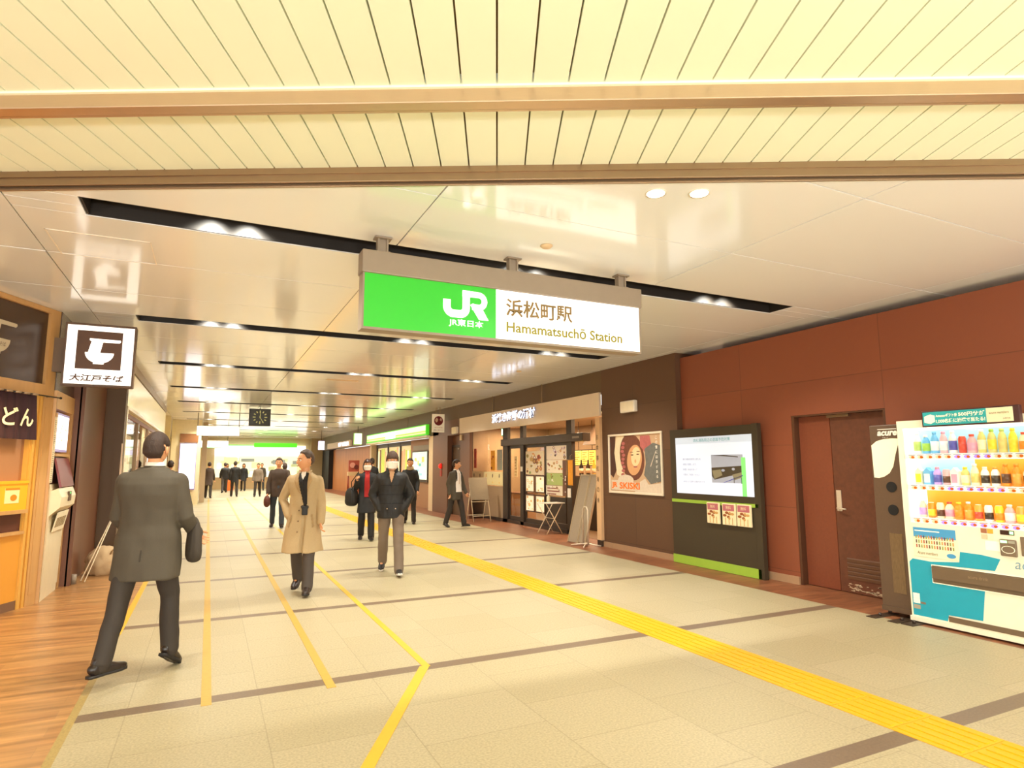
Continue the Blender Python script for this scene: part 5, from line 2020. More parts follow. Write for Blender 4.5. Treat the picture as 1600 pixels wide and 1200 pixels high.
o.done('lower_panel', mat('fs_lower', 'C8A878', .5), t)
w = MB()
w.box(6.5, 7.3, 46.2, 46.85, 0, 3.5)
struct(w.done('wall_far_column', mat('far_col', 'A89068', .4)))
for yy in (27, 34, 41):
    area_light('far_ceiling_lamp', (2.5, yy, 3.49), (0, 0, 0), 4, .3, 70)

# ================================================================== people
def remesh(me, vox, smooth=3, factor=0.5):
    """weld overlapping closed shells into one continuous surface"""
    o = bpy.data.objects.new('tmp', me)
    COL.objects.link(o)
    r = o.modifiers.new('r', 'REMESH')
    r.mode = 'VOXEL'
    r.voxel_size = vox
    if smooth:
        s = o.modifiers.new('s', 'SMOOTH')
        s.factor = factor
        s.iterations = smooth
    bpy.context.view_layer.update()
    out = bpy.data.meshes.new_from_object(o.evaluated_get(bpy.context.evaluated_depsgraph_get()))
    bpy.data.objects.remove(o)
    bpy.data.meshes.remove(me)
    for p in out.polygons:
        p.use_smooth = True
    return out


def mesh_of(mb):
    bmesh.ops.recalc_face_normals(mb.bm, faces=mb.bm.faces[:])
    me = bpy.data.meshes.new('m')
    mb.bm.to_mesh(me)
    mb.bm.free()
    return me


def limb(mb, pts, rad, n=14, lat=(1, 0, 0)):
    """swept elliptical limb through joints; rad = list of (lateral, depth) radii"""
    pts = [Vector(p) for p in pts]
    lat = Vector(lat)
    R_ = []
    for i, p in enumerate(pts):
        a, b = pts[max(0, i - 1)], pts[min(len(pts) - 1, i + 1)]
        d = (b - a).normalized()
        u = lat - d * lat.dot(d)
        if u.length < 1e-3:
            u = d.orthogonal()
        u.normalize()
        w = d.cross(u)
        rx, ry = rad[i] if isinstance(rad[i], (tuple, list)) else (rad[i], rad[i])
        R_.append([p + u * rx * math.cos(2 * math.pi * k / n) + w * ry * math.sin(2 * math.pi * k / n) for k in range(n)])
    mb.rings(R_)
    for q, r in ((pts[0], rad[0]), (pts[-1], rad[-1])):
        r = min(r) if isinstance(r, (tuple, list)) else r
        ball(mb, q, (r * .97,) * 3)


def ball(mb, c, r, n=12, m=8, rot=None):
    c = Vector(c)
    rg = []
    for i in range(1, m):
        t = math.pi * i / m
        ring = []
        for k in range(n):
            a = 2 * math.pi * k / n
            v = Vector((r[0] * math.sin(t) * math.cos(a), r[1] * math.sin(t) * math.sin(a), r[2] * math.cos(t)))
            ring.append(c + (rot @ v if rot else v))
        rg.append(ring)
    mb.rings(rg)


def lerp(a, b, t):
    return a + (b - a) * t


def mids(a, b, n):
    a, b = Vector(a), Vector(b)
    return [a.lerp(b, i / n) for i in range(n + 1)]


def loft(mb, secs, n=28, power=2.3):
    """torso from sections (z, half width, half depth, x shift, y shift)"""
    rg = []
    for s in secs:
        z, rx, ry = s[:3]
        cx, cy = (s[3], s[4]) if len(s) > 3 else (0, 0)
        ring = []
        for k in range(n):
            a = 2 * math.pi * k / n
            c, d = math.cos(a), math.sin(a)
            ring.append(Vector((cx + rx * math.copysign(abs(c) ** (2 / power), c), cy + ry * math.copysign(abs(d) ** (2 / power), d), z)))
        rg.append(ring)
    mb.rings(rg)


def fold(me, amp, sc, zsq=0.4, seed=0, zlo=None):
    """cloth folds: shallow creases along the surface normal"""
    o = Vector((seed * 3.7, seed * 1.3, seed * 2.1))
    nm = [v.normal.copy() for v in me.vertices]
    for v, n_ in zip(me.vertices, nm):
        p = v.co
        q = Vector((p.x * sc, p.y * sc, p.z * sc * zsq)) + o
        a = noise.noise(q) + .5 * noise.noise(q * 2.1)
        v.co = p + n_ * amp * a
    me.update()


def head_mesh(c, yaw=0.0, tilt=0.0, s=1.0, detail=1.0):
    """head with brow, eye sockets, nose, lips, jaw and ears; +y is the face"""
    mb = MB()
    n, m = int(44 * detail), int(34 * detail)
    rot = Matrix.Rotation(-yaw, 3, 'Z') @ Matrix.Rotation(tilt, 3, 'X')
    c = Vector(c)

    def g(x, z, x0, z0, sx, sz):
        return math.exp(-((x - x0) / sx) ** 2 - ((z - z0) / sz) ** 2)

    rg = []
    for i in range(1, m):
        t = math.pi * i / m
        ring = []
        for k in range(n):
            a = 2 * math.pi * k / n
            x, y, z = math.sin(t) * math.cos(a), math.sin(t) * math.sin(a), math.cos(t)
            X, Y, Z = .074 * x, .094 * y, .115 * z
            if z < 0:
                X *= 1 - .30 * (-z) ** 1.6
                if y > 0:
                    Y *= 1 + .02 * (-z)
                else:
                    Y *= 1 - .35 * (-z) ** 1.2
            if y > 0.1:
                f = min(1, y * 1.6)
                Y += f * (.020 * g(X, Z, 0, -.022, .011, .022) + .012 * g(X, Z, 0, -.034, .014, .010)
                          - .010 * (g(X, Z, .031, .002, .016, .010) + g(X, Z, -.031, .002, .016, .010))
                          + .004 * g(X, Z, 0, .022, .05, .009)
                          + .006 * g(X, Z, 0, -.062, .022, .007) - .003 * g(X, Z, 0, -.066, .022, .0025)
                          + .008 * g(X, Z, 0, -.095, .022, .016))
            ring.append(c + rot @ Vector((X, Y, Z)) * s)
        rg.append(ring)
    mb.rings(rg)
    for sd in (-1, 1):
        ball(mb, c + rot @ Vector((sd * .076, -.008, -.008)) * s, (.008 * s, .018 * s, .031 * s), 10, 8, rot)
    return mb, rot


def hair_mesh(c, rot, s=1.0, style='short', seed=0, detail=1.0):
    mb = MB()
    n, m = int(48 * detail), int(36 * detail)
    c = Vector(c)
    low = {'short': -.70, 'thin': -.60, 'long': -1.5, 'bowl': -.75}[style]
    front = {'short': .44, 'thin': .60, 'long': .30, 'bowl': .08}[style]
    rg = []
    for i in range(1, m):
        t = math.pi * i / m
        ring = []
        for k in range(n):
            a = 2 * math.pi * k / n
            x, y, z = math.sin(t) * math.cos(a), math.sin(t) * math.sin(a), math.cos(t)
            ln = lerp(low, front, max(0, min(1, (y + .18) / .75)))
            if abs(x) > .72 and style in ('short', 'thin', 'bowl') and -.38 < y < .42:
                ln = max(ln, .10 if style != 'bowl' else -.30)
            cov = max(0, min(1, (z - ln) / (.10 if y > -.2 else .45)))
            k2 = .86 + cov * {'short': .31, 'thin': .25, 'long': .36, 'bowl': .33}[style] + cov * (.07 * noise.noise(Vector((x * 4, y * 4, z * 4 + seed))) + .03 * noise.noise(Vector((x * 14, y * 14, z * 5 + seed))))
            X, Y, Z = .074 * x * k2, .094 * y * k2 - .004, .115 * z * lerp(.9, 1.13, cov)
            if style == 'long' and z < 0:
                if y < .25:
                    X *= 1.12
                    Z *= 1.45
            ring.append(c + rot @ Vector((X, Y, Z)) * s)
        rg.append(ring)
    mb.rings(rg)
    return mb


def hand_mesh(wrist, fwd, side_v, s=1.0, curl=0.5, thumb_sign=1):
    """palm, four bent fingers of different lengths and a side thumb; fwd = direction of the fingers, side_v = towards the thumb"""
    f = Vector(fwd).normalized()
    sv = Vector(side_v)
    sv = (sv - f * sv.dot(f)).normalized()
    nrm = f.cross(sv) * thumb_sign          # side the fingers curl to
    w = Vector(wrist)
    mb = MB()
    limb(mb, [w - f * .02 * s, w + f * .02 * s, w + f * .055 * s, w + f * .088 * s], [(.024 * s, .019 * s), (.030 * s, .016 * s), (.039 * s, .0145 * s), (.039 * s, .012 * s)], 14, lat=sv)
    for i, (o, L) in enumerate(((.029, .072), (.010, .080), (-.010, .074), (-.029, .060))):
        p = w + f * .082 * s + sv * o * s
        ang = .25 + curl * .5
        pts = [p - f * .01 * s, p]
        d = f + sv * o * 1.6
        for seg in (.44, .31, .25):
            dd = (d.normalized() * math.cos(ang) + nrm * math.sin(ang)).normalized()
            p = p + dd * L * seg * s
            pts.append(p)
            ang += curl * .75
        limb(mb, pts, [.0088 * s, .0088 * s, .0082 * s, .0076 * s, .0062 * s], 9)
    p = w + f * .028 * s + sv * .024 * s
    d = (f * .62 + sv * .62 + nrm * .35).normalized()
    d2 = (f * .9 + sv * .25 + nrm * .45).normalized()
    limb(mb, [p, p + d * .036 * s, p + d * .036 * s + d2 * .030 * s, p + d * .036 * s + d2 * .055 * s], [.013 * s, .0105 * s, .0095 * s, .0072 * s], 9)
    return remesh(mesh_of(mb), .0042 * s, 2)


def shoe(mb_up, mb_so, ankle, yaw_v, pitch, s, sneaker=False):
    """upper and sole along the foot direction"""
    f = Vector((yaw_v.x, yaw_v.y, 0)).normalized()
    f = (f * math.cos(pitch) + Vector((0, 0, 1)) * -math.sin(pitch)).normalized()
    lat = f.cross(Vector((0, 0, 1))).normalized()
    up = lat.cross(f).normalized()
    a = Vector(ankle)
    h = .072 * s
    g = lambda x, z: a + f * x * s + up * (z * s - h)
    limb(mb_up, [g(-.05, .055), g(0, .05), g(.06, .042), (g(.12, .030)), g(.178, .024)], [(.037 * s, .055 * s), (.040 * s, .054 * s), (.046 * s, .044 * s), (.050 * s, .034 * s), (.038 * s, .027 * s)], 14, lat=lat)
    limb(mb_up, [g(-.02, .05), g(-.012, .11)], [(.038 * s, .046 * s), (.037 * s, .042 * s)], 14, lat=lat)
    z = .006
    pts = []
    for x, w in ((-.088, .016), (-.080, .028), (-.03, .034), (.03, .034), (.09, .045), (.14, .045), (.188, .030), (.202, .012)):
        pts.append((x, w))
    outline = [(x, w) for x, w in pts] + [(x, -w) for x, w in reversed(pts)]
    fr = Fr(g(0, 0), f, lat * -1)
    th = .03 if sneaker else .018
    c = fr.z.dot(up)
    mb_so.prism([(x * s, w * s) for x, w in outline], 0, th * s * (1 if c > 0 else -1), fr)


def inside(poly, x, y):
    r = False
    n = len(poly)
    for i in range(n):
        x0, y0 = poly[i]
        x1, y1 = poly[(i + 1) % n]
        if (y0 > y) != (y1 > y) and x < (x1 - x0) * (y - y0) / (y1 - y0) + x0:
            r = not r
    return r


def patch(bvh, poly, step=.008, off=.004, front=1, name='patch'):
    """cloth patch lying on a garment: polygon in the front (x, z) view, projected along y, with thickness"""
    xs_ = [p[0] for p in poly]
    zs_ = [p[1] for p in poly]
    nx, nz = int((max(xs_) - min(xs_)) / step) + 2, int((max(zs_) - min(zs_)) / step) + 2
    bm = bmesh.new()
    V = {}
    for i in range(nx + 1):
        for j in range(nz + 1):
            x, z = min(xs_) + i * step, min(zs_) + j * step
            hit = bvh.ray_cast(Vector((x, front * 1.5, z)), Vector((0, -front, 0)))
            if hit[0] is not None:
                V[i, j] = bm.verts.new(hit[0] + Vector((0, front * off, 0)))
    for i in range(nx):
        for j in range(nz):
            q = [(i, j), (i + 1, j), (i + 1, j + 1), (i, j + 1)]
            if all(k in V for k in q):
                x, z = min(xs_) + (i + .5) * step, min(zs_) + (j + .5) * step
                if inside(poly, x, z):
                    f = bm.faces.new([V[k] for k in q])
                    f.smooth = True
    bmesh.ops.delete(bm, geom=[v for v in bm.verts if not v.link_faces], context='VERTS')
    if bm.faces:
        bmesh.ops.smooth_vert(bm, verts=[v for v in bm.verts if any(len(e.link_faces) == 1 for e in v.link_edges)], factor=.5, use_axis_x=True, use_axis_y=True, use_axis_z=True)
        bmesh.ops.recalc_face_normals(bm, faces=bm.faces[:])
        bmesh.ops.solidify(bm, geom=bm.faces[:], thickness=-.003)
    me = bpy.data.meshes.new(name)
    bm.to_mesh(me)
    bm.free()
    return me


M_SKIN = mat('skin', 'D89A6C', .5, var=.06, scale=40)
M_HAIR = mat('hair_dark', '38261A', .7, var=.5, scale=60, bump=.5, stretch=(4, 4, .7))
M_HAIRG = mat('hair_greying', '4E3A2A', .6, var=.5, scale=60, bump=.5, stretch=(4, 4, .7))
M_SUIT = mat('suit_charcoal', '4A4132', .8, var=.16, scale=220, bump=.08)
M_TRS = mat('trouser_dark', '322920', .8, var=.14, scale=200)
M_SHOE = mat('shoe_black', '241A14', .28, var=.1)
M_SHIRT = mat('shirt_white', 'EFE6DA', .7, var=.04)
M_COAT = mat('trench_tan', 'B49A70', .75, var=.06, scale=60, bump=.05)
M_BLK = mat('jacket_black', '1B1815', .6, var=.2, scale=60)
M_NAVY = mat('coat_black_navy', '1E1C1A', .75, var=.2, scale=90)
M_RED = mat('red_knit', 'A81C18', .75, var=.12, scale=120, bump=.1)
M_GRT = mat('trouser_greige', '7C6A58', .75, var=.08, scale=120)
M_GRT2 = mat('trouser_grey', '4A4038', .75, var=.1, scale=120)
M_JEAN = mat('jeans', '3A4048', .8, var=.2, scale=120)
M_BRN = mat('coat_brown', '46362A', .8, var=.15, scale=90)
M_GREYC = mat('top_grey', '7A6A58', .8, var=.15, scale=90)
M_MASK = mat('mask_white', 'F4ECDC', .6, var=.03)
M_EYE = mat('eye_white', 'E8DCCC', .3)
M_IRIS = mat('eye_dark', '1E1410', .2)
M_LIP = mat('lip', 'B0684C', .5)
M_SOLE = mat('sole_dark', '1E1814', .6)
M_SOLEW = mat('sole_white', 'E0D4C4', .6)

HS = 1.08


def person(label, x, y, face_deg, h, legs, arms, top, trousers=M_TRS, hair=M_HAIR, style='short', head_yaw=0, head_tilt=0, lean=0.0, vox=.010,
           mask=False, shoes=M_SHOE, sole=M_SOLE, sneaker=False, detail=1.0, girth=1.0, extras=None, eyes=True, skin=M_SKIN, hands=True, flare=1.0, group=None):
    """legs: ((swing, knee, out, toe, foot pitch) right, left) in degrees; arms: ((swing, abduct, elbow, inward) right, left)
    top: dict(kind='suit'|'coat'|'jacket', hem=z, m=material)"""
    s = h / 1.72
    t = thing('person', label, 'person', (x, y, 0), group)
    t.rotation_euler = (0, 0, -math.radians(face_deg))
    D = math.radians
    # skeleton (right side is +x)
    joints = {}
    for sd, (sw, kn, out, toe, fp) in zip((1, -1), legs):
        hp = Vector((sd * .088 * s, 0, 0))
        a = D(sw)
        o_ = D(out)
        th = Vector((sd * math.sin(o_), math.sin(a) * math.cos(o_), -math.cos(a) * math.cos(o_))) * .435 * s
        kp = hp + th
        b = D(sw - kn)
        sh = Vector((sd * math.sin(o_) * .6, math.sin(b), -math.cos(b))).normalized() * .415 * s
        ap = kp + sh
        joints[sd] = [hp, kp, ap, Vector((math.sin(D(toe)) * sd, math.cos(D(toe)), 0)), D(fp)]
    low = 1e9
    for sd in (1, -1):
        hp, kp, ap, fd, fp = joints[sd]
        toe_z = ap.z - .072 * s * math.cos(fp) - .19 * s * math.sin(fp)
        heel_z = ap.z - .072 * s * math.cos(fp) + .09 * s * math.sin(fp)
        low = min(low, toe_z, heel_z)
    pz = -low
    for sd in (1, -1):
        for i in range(3):
            joints[sd][i].z += pz
    P = Vector((0, 0, pz))              # hip line centre
    T = lambda px, py, pzz: P + Vector((px * s, py * s + (pzz) * s * math.sin(lean), pzz * s * math.cos(lean)))
    # ---- arms
    A = {}
    for sd, (sw, ab, el, inn) in zip((1, -1), arms):
        shp = T(sd * .168 * girth, -.005, .482)
        ua = Vector((sd * math.sin(D(ab)), math.sin(D(sw)) * math.cos(D(ab)), -math.cos(D(sw)) * math.cos(D(ab)))).normalized()
        ep = shp + ua * .285 * s
        fa = Vector((sd * math.sin(D(ab)) * .5 - sd * math.sin(D(inn)), math.sin(D(sw + el)), -math.cos(D(sw + el)))).normalized()
        wp = ep + fa * .245 * s
        A[sd] = (shp, ep, wp, fa)
    # ---- body (one continuous skin surface)
    mb = MB()
    for sd in (1, -1):
        hp, kp, ap, fd, fp = joints[sd]
        limb(mb, mids(hp, kp, 3) + mids(kp, ap, 3)[1:], [(.078 * s, .082 * s), (.074 * s, .078 * s), (.062 * s, .065 * s), (.05 * s, .053 * s), (.048 * s, .055 * s), (.04 * s, .043 * s), (.032 * s, .036 * s)])
        limb(mb, [ap, ap + fd * .08 * s - Vector((0, 0, .045 * s))], [.032 * s, .026 * s])
        shp, ep, wp, fa = A[sd]
        limb(mb, mids(shp, ep, 2) + mids(ep, wp, 2)[1:], [.048 * s, .043 * s, .036 * s, .034 * s, .024 * s])
    loft_pts = []
    for z, rx, ry in ((-.06, .13, .10), (.03, .162, .112), (.13, .148, .10), (.26, .142, .10), (.38, .160, .112), (.47, .168, .108), (.53, .13, .085), (.57, .065, .062)):
        c = T(0, 0, z)
        loft_pts.append((c.z, rx * s * girth, ry * s * girth, c.x, c.y))
    loft(mb, loft_pts)
    nb = T(0, 0, .55)
    hc = T(0, .028, .725)
    limb(mb, [nb, nb.lerp(hc, .5), hc - Vector((0, .01 * s, .03 * s))], [(.062 * s, .062 * s), (.054 * s, .056 * s), (.052 * s, .058 * s)])
    body = remesh(mesh_of(mb), max(vox, .011), 3)
    hm, hrot = head_mesh(hc, D(head_yaw), D(head_tilt), s * HS, detail)
    bm = bmesh.new()
    bm.from_mesh(body)
    bpy.data.meshes.remove(body)
    m2 = mesh_of(hm)
    bm.from_mesh(m2)
    if hands:
        for sd in (1, -1):
            shp, ep, wp, fa = A[sd]
            if hands is True or sd in hands:
                sv = Vector((0, 1, 0)) if abs(fa.y) < .75 else Vector((0, 0, 1))
                hmsh = hand_mesh(wp + fa * .01 * s, fa, sv, s, .55, sd)
                bm.from_mesh(hmsh)
    for f in bm.faces:
        f.smooth = True
    bme = bpy.data.meshes.new('body')
    bm.to_mesh(bme)
    bm.free()
    kids = {}

    def add(name, me, m, par=t):
        for p in me.polygons:
            p.use_smooth = True
        for mm in (m if isinstance(m, (list, tuple)) else [m]):
            me.materials.append(mm)
        me.name = name
        o = bpy.data.objects.new(name, me)
        COL.objects.link(o)
        o.parent = par
        kids.setdefault(name, []).append(o)
        return o

    bo = add('body', bme, skin)
    add('hair', mesh_of(hair_mesh(hc + Vector((0, 0, .004 * s)), hrot, s * HS, style, h * 10, detail)), hair)
    if eyes:
        for sd in (-1, 1):
            q = MB()
            ball(q, hc + hrot @ Vector((sd * .031, .078, .001)) * s * HS, (.0125 * s * HS,) * 3, 12, 8)
            e = add('eye', mesh_of(q), M_EYE)
            q = MB()
            ball(q, hc + hrot @ Vector((sd * .031, .0885, .001)) * s * HS, (.006 * s * HS, .003 * s * HS, .006 * s * HS), 10, 6, hrot)
            add('iris', mesh_of(q), M_IRIS, e)
            q = MB()
            q.tube([hc + hrot @ Vector((sd * xx, yy, zz)) * s * HS for xx, yy, zz in ((.014, .093, .020), (.030, .091, .026), (.046, .078, .022))], [.003 * s * HS, .004 * s * HS, .002 * s * HS], 8)
            add('eyebrow', mesh_of(q), hair)
        if not mask:
            q = MB()
            ball(q, hc + hrot @ Vector((0, .0945, -.064)) * s * HS, (.022 * s * HS, .006 * s * HS, .007 * s * HS), 12, 8, hrot)
            add('lips', mesh_of(q), M_LIP)
    if mask:
        q = MB()
        n, m_ = 20, 14
        rg = []
        for i in range(m_ + 1):
            zz = -.013 - .098 * i / m_
            row = []
            for k in range(n + 1):
                a = math.radians(lerp(-78, 78, k / n))
                bl = 1.0 if zz > -.06 else 1 - .25 * (-zz - .06) / .05
                yy = .100 + .014 * math.exp(-((zz + .03) / .035) ** 2)
                row.append(hc + hrot @ Vector((.083 * math.sin(a) * bl, yy * math.cos(a) ** .7, zz)) * s * HS)
            rg.append(row)
        V = [[q.bm.verts.new(p) for p in r_] for r_ in rg]
        for i in range(m_):
            for k in range(n):
                q.bm.faces.new((V[i][k], V[i][k + 1], V[i + 1][k + 1], V[i + 1][k]))
        bmesh.ops.recalc_face_normals(q.bm, faces=q.bm.faces[:])
        bmesh.ops.solidify(q.bm, geom=q.bm.faces[:], thickness=.003)
        mk = add('face_mask', mesh_of(q), M_MASK)
        for sd in (-1, 1):
            q = MB()
            for z0, z1 in ((-.020, .005), (-.080, -.030)):
                q.tube([hc + hrot @ Vector((sd * .079, .025, z0)) * s * HS, hc + hrot @ Vector((sd * .083, -.012, z1)) * s * HS], .0018 * s * HS, 6)
            add('ear_loop', mesh_of(q), M_MASK, mk)
    # ---- trousers
    mb = MB()
    fl_ = flare
    for sd in (1, -1):
        hp, kp, ap, fd, fp = joints[sd]
        end = ap + (kp - ap).normalized() * (.015 * s) - Vector((0, 0, .025 * s))
        limb(mb, mids(hp + Vector((0, 0, .02 * s)), kp, 3) + mids(kp, end, 3)[1:],
             [(.094 * s, .10 * s), (.092 * s, .096 * s), (.080 * s, .084 * s), (.070 * s * fl_, .074 * s * fl_), (.068 * s * fl_, .074 * s * fl_), (.064 * s * fl_, .070 * s * fl_), (.062 * s * fl_, .072 * s * fl_)], 18)
    pts = []
    for z, rx, ry in ((-.05, .15, .118), (.02, .178, .128), (.10, .168, .118), (.17, .158, .112)):
        c = T(0, 0, z)
        pts.append((c.z, rx * s * girth, ry * s * girth, c.x, c.y))
    loft(mb, pts)
    tm = remesh(mesh_of(mb), vox, 4)
    fold(tm, .008 * s, 6 / s, .9, h)
    tro = add('trousers', tm, trousers)
    # ---- shoes
    for sd in (1, -1):
        hp, kp, ap, fd, fp = joints[sd]
        u_, so_ = MB(), MB()
        shoe(u_, so_, ap, fd, fp, s, sneaker)
        su = add('shoe', remesh(mesh_of(u_), max(.006, vox * .7), 2), shoes)
        sm = mesh_of(so_)
        add('sole', sm, sole, su)
    # ---- upper garment
    hem = top['hem'] * s
    kind = top['kind']
    m = top['m']
    e = top.get('ease', 1.0)
    mb = MB()
    hz = (hem - P.z) / s
    sk = top.get('skirt', 1.0)
    secs = [(hz, .185 * sk, (.135 if kind != 'coat' else .19) * sk)]
    if kind == 'coat':
        secs += [(lerp(hz, .05, .5), .182 * (1 + (sk - 1) * .6), .155 * (1 + (sk - 1) * .6))]
    secs += [(.05, .184, .132), (.15, .172, .122), (.27, .168, .124), (.38, .188, .136), (.455, .194, .130), (.505, .180, .112), (.535, .140, .096), (.558, .098, .084), (.578, .080, .076)]
    pts = []
    for z, rx, ry in secs:
        c = T(0, 0, z)
        if z < 0:
            c = Vector((0, c.y, P.z + z * s))
        pts.append((c.z, rx * s * girth * e, ry * s * girth * e, c.x, c.y))
    loft(mb, pts, 36)
    cuff = top.get('cuff', .03)
    for sd in (1, -1):
        shp, ep, wp, fa = A[sd]
        wq = wp - fa * (cuff - .03) * s + fa * .015 * s
        rs = [.066, .063, .059, .055, .049] if kind != 'jacket' else [.074, .074, .071, .066, .056]
        limb(mb, mids(shp + Vector((-sd * .012 * s, 0, -.005 * s)), ep, 2) + mids(ep, wq, 2)[1:], [r * s * e for r in rs], 16)
    gm = remesh(mesh_of(mb), vox, 5)
    fold(gm, top.get('fold', .010) * s, top.get('fs', 7) / s, .6, h + 1)
    if top.get('slit'):
        # open front of a long coat: pull the lower centre line inwards to form the overlap edge
        for v in gm.vertices:
            if v.co.y > 0 and v.co.z < P.z + .10 * s:
                d = abs(v.co.x - top['slit'] * s)
                k = max(0, 1 - d / (.03 * s)) * min(1, (P.z + .10 * s - v.co.z) / (.25 * s))
                v.co.y -= k * .05 * s
        gm.update()
    go = add(top.get('name', 'jacket'), gm, m)
    bv = BVHTree.FromPolygons([v.co.copy() for v in gm.vertices], [tuple(p.vertices) for p in gm.polygons])
    ctx = dict(t=t, add=add, bvh=bv, s=s, P=P, T=T, A=A, joints=joints, hc=hc, hrot=hrot, garment=go, trousers=tro, vox=vox)
    if extras:
        extras(ctx)
    return t, ctx


def sh_v(ctx, polys, m, name, off=.004, front=1, par=None, step=.008):
    """garment patch given in the standard 1.72 m figure, measured from the hip line"""
    s, P = ctx['s'], ctx['P']
    me = patch(ctx['bvh'], [(x * s, P.z + z * s) for x, z in polys], step * s, off * s, front)
    if len(me.vertices) == 0:
        return None
    return ctx['add'](name, me, m, par or ctx['garment'])


def collar(ctx, m, r=.075, hgt=.05, name='collar', gap=0.0):
    T, s = ctx['T'], ctx['s']
    q = MB()
    n = 30
    rg = []
    for z, k in ((.545, 1.12), (.575, 1.06), (.575 + hgt, 1.0), (.575 + hgt, .93), (.56, .92)):
        row = []
        for i in range(n):
            a = 2 * math.pi * i / n
            dz = -gap * max(0, math.sin(a)) ** 3
            c = T(0, .012, z + dz)
            row.append(c + Vector((math.cos(a) * r * k * s, math.sin(a) * (r + .004) * k * s, 0)))
        rg.append(row)
    q.rings(rg, closed=True)
    return ctx['add'](name, mesh_of(q), m, ctx['garment'])


# ---- man in a dark suit walking away, nearest the camera
def ex_suit_back(c):
    collar(c, M_SUIT, .074, .022)
    q = collar(c, M_SHIRT, .066, .050, 'shirt_collar')
    sh_v(c, [(.02, -.02), (.024, -.02), (.03, -.16), (.026, -.16)], mat('seam_dark', '3A3226', .8), 'vent', .003, -1)


suit, cs = person('man in dark charcoal suit walking away, nearest the camera on the left', -0.40, 5.74, 18, 1.755,
                  ((21, 20, 5, 8, 28), (-17, 4, 5, -30, 0)), ((2, 10, 52, 0), (4, 8, 40, 25)),
                  dict(kind='suit', hem=.715, m=M_SUIT, skirt=1.04, fold=.016, fs=5, name='suit_jacket', ease=1.03), vox=.009, extras=ex_suit_back, head_yaw=4, lean=.03, hands=True, girth=1.2)


def draped(name, label, cat, base, m, sx, sy, sz, seed, rotz=0.0, group=None, taper=-.22):
    """soft hanging cloth or bag volume with folds"""
    t = thing(name, label, cat, base, group)
    q = MB()
    bmesh.ops.create_icosphere(q.bm, subdivisions=4, radius=1)
    rz = Matrix.Rotation(rotz, 3, 'Z')
    for v in q.bm.verts:
        p = v.co.copy()
        f = 1 + .10 * noise.noise(Vector((p.x * 2.2 + seed, p.y * 2.2, p.z * .8))) + .04 * noise.noise(p * 6 + Vector((seed, 0, 0)))
        k = 1.0 + (taper * max(0, p.z) if taper < 0 else -taper * p.z)
        c = Vector((math.copysign(abs(p.x) ** .8, p.x) * sx * f * k, math.copysign(abs(p.y) ** .8, p.y) * sy * f * k, math.copysign(abs(p.z) ** .7, p.z) * sz))
        v.co = Vector(base) + rz @ c
    for f in q.bm.faces:
        f.smooth = True
    q.done('cloth' if 'coat' in name else 'bag_body', m, t)
    return t


def wpt(ctx, v):
    """figure-space point to the room"""
    t = ctx['t']
    return Matrix.Translation(t.location) @ t.rotation_euler.to_matrix().to_4x4() @ Vector(v)


w_ = wpt(cs, cs['A'][1][2] - cs['A'][1][3] * .09)
dc = draped('draped_coat', 'dark coat folded over the right forearm of the man in the charcoal suit', 'coat', (w_.x + .02, w_.y - .02, w_.z - .10), mat('coat_over_arm', '3A3126', .85, var=.15, scale=150), .05, .10, .18, 3, .3, taper=.42)

# ---- man in a tan trench coat coming towards the camera
def ex_coat(c):
    s, P = c['s'], c['P']
    V = [(-.062, .58), (.055, .58), (.052, .50), (.010, .30), (-.045, .06), (-.055, .06), (-.064, .20), (-.066, .42)]
    sh_v(c, V, mat('dark_inner', '1E1A18', .8), 'inner_jacket', .004)
    sh_v(c, [(-.030, .585), (.026, .585), (.022, .53), (-.004, .47), (-.026, .53)], M_SHIRT, 'shirt', .009)
    sh_v(c, [(.050, .60), (.085, .56), (.105, .47), (.060, .37), (.010, .28), (.035, .40), (.05, .50)], mat('trench_lapel', 'A88A5E', .75), 'lapel', .010)
    sh_v(c, [(-.058, .60), (-.09, .55), (-.12, .48), (-.085, .38), (-.066, .28), (-.066, .42), (-.062, .52)], MATS['trench_lapel'], 'lapel', .010)
    collar(c, MATS['trench_lapel'], .079, .030, 'collar', .05)
    for sd in (1, -1):
        sh_v(c, [(sd * .115, .05), (sd * .135, .06), (sd * .165, -.10), (sd * .145, -.11)], MATS['trench_lapel'], 'pocket_flap', .006)
    for i, z in enumerate((.10, -.03, -.16)):
        q = MB()
        hit = c['bvh'].ray_cast(Vector((.03 * s, 1.5, P.z + z * s)), Vector((0, -1, 0)))
        if hit[0]:
            ball(q, hit[0] + Vector((0, .003, 0)), (.009, .004, .009), 10, 6)
            c['add']('button', mesh_of(q), mat('coat_button', '6A4A2E', .4), c['garment'])
    # strap hanging from the neck with a small black case
    q = MB()
    pts = []
    for k in range(9):
        z = lerp(.50, .13, k / 8)
        x = lerp(.0, -.05, k / 8)
        h_ = c['bvh'].ray_cast(Vector((x * s, 1.5, P.z + z * s)), Vector((0, -1, 0)))
        pts.append((h_[0] if h_[0] else Vector((x * s, .15, P.z + z * s))) + Vector((0, .016, 0)))
    q.tube(pts, .0035, 6)
    c['add']('neck_strap', mesh_of(q), M_BLK, c['garment'])


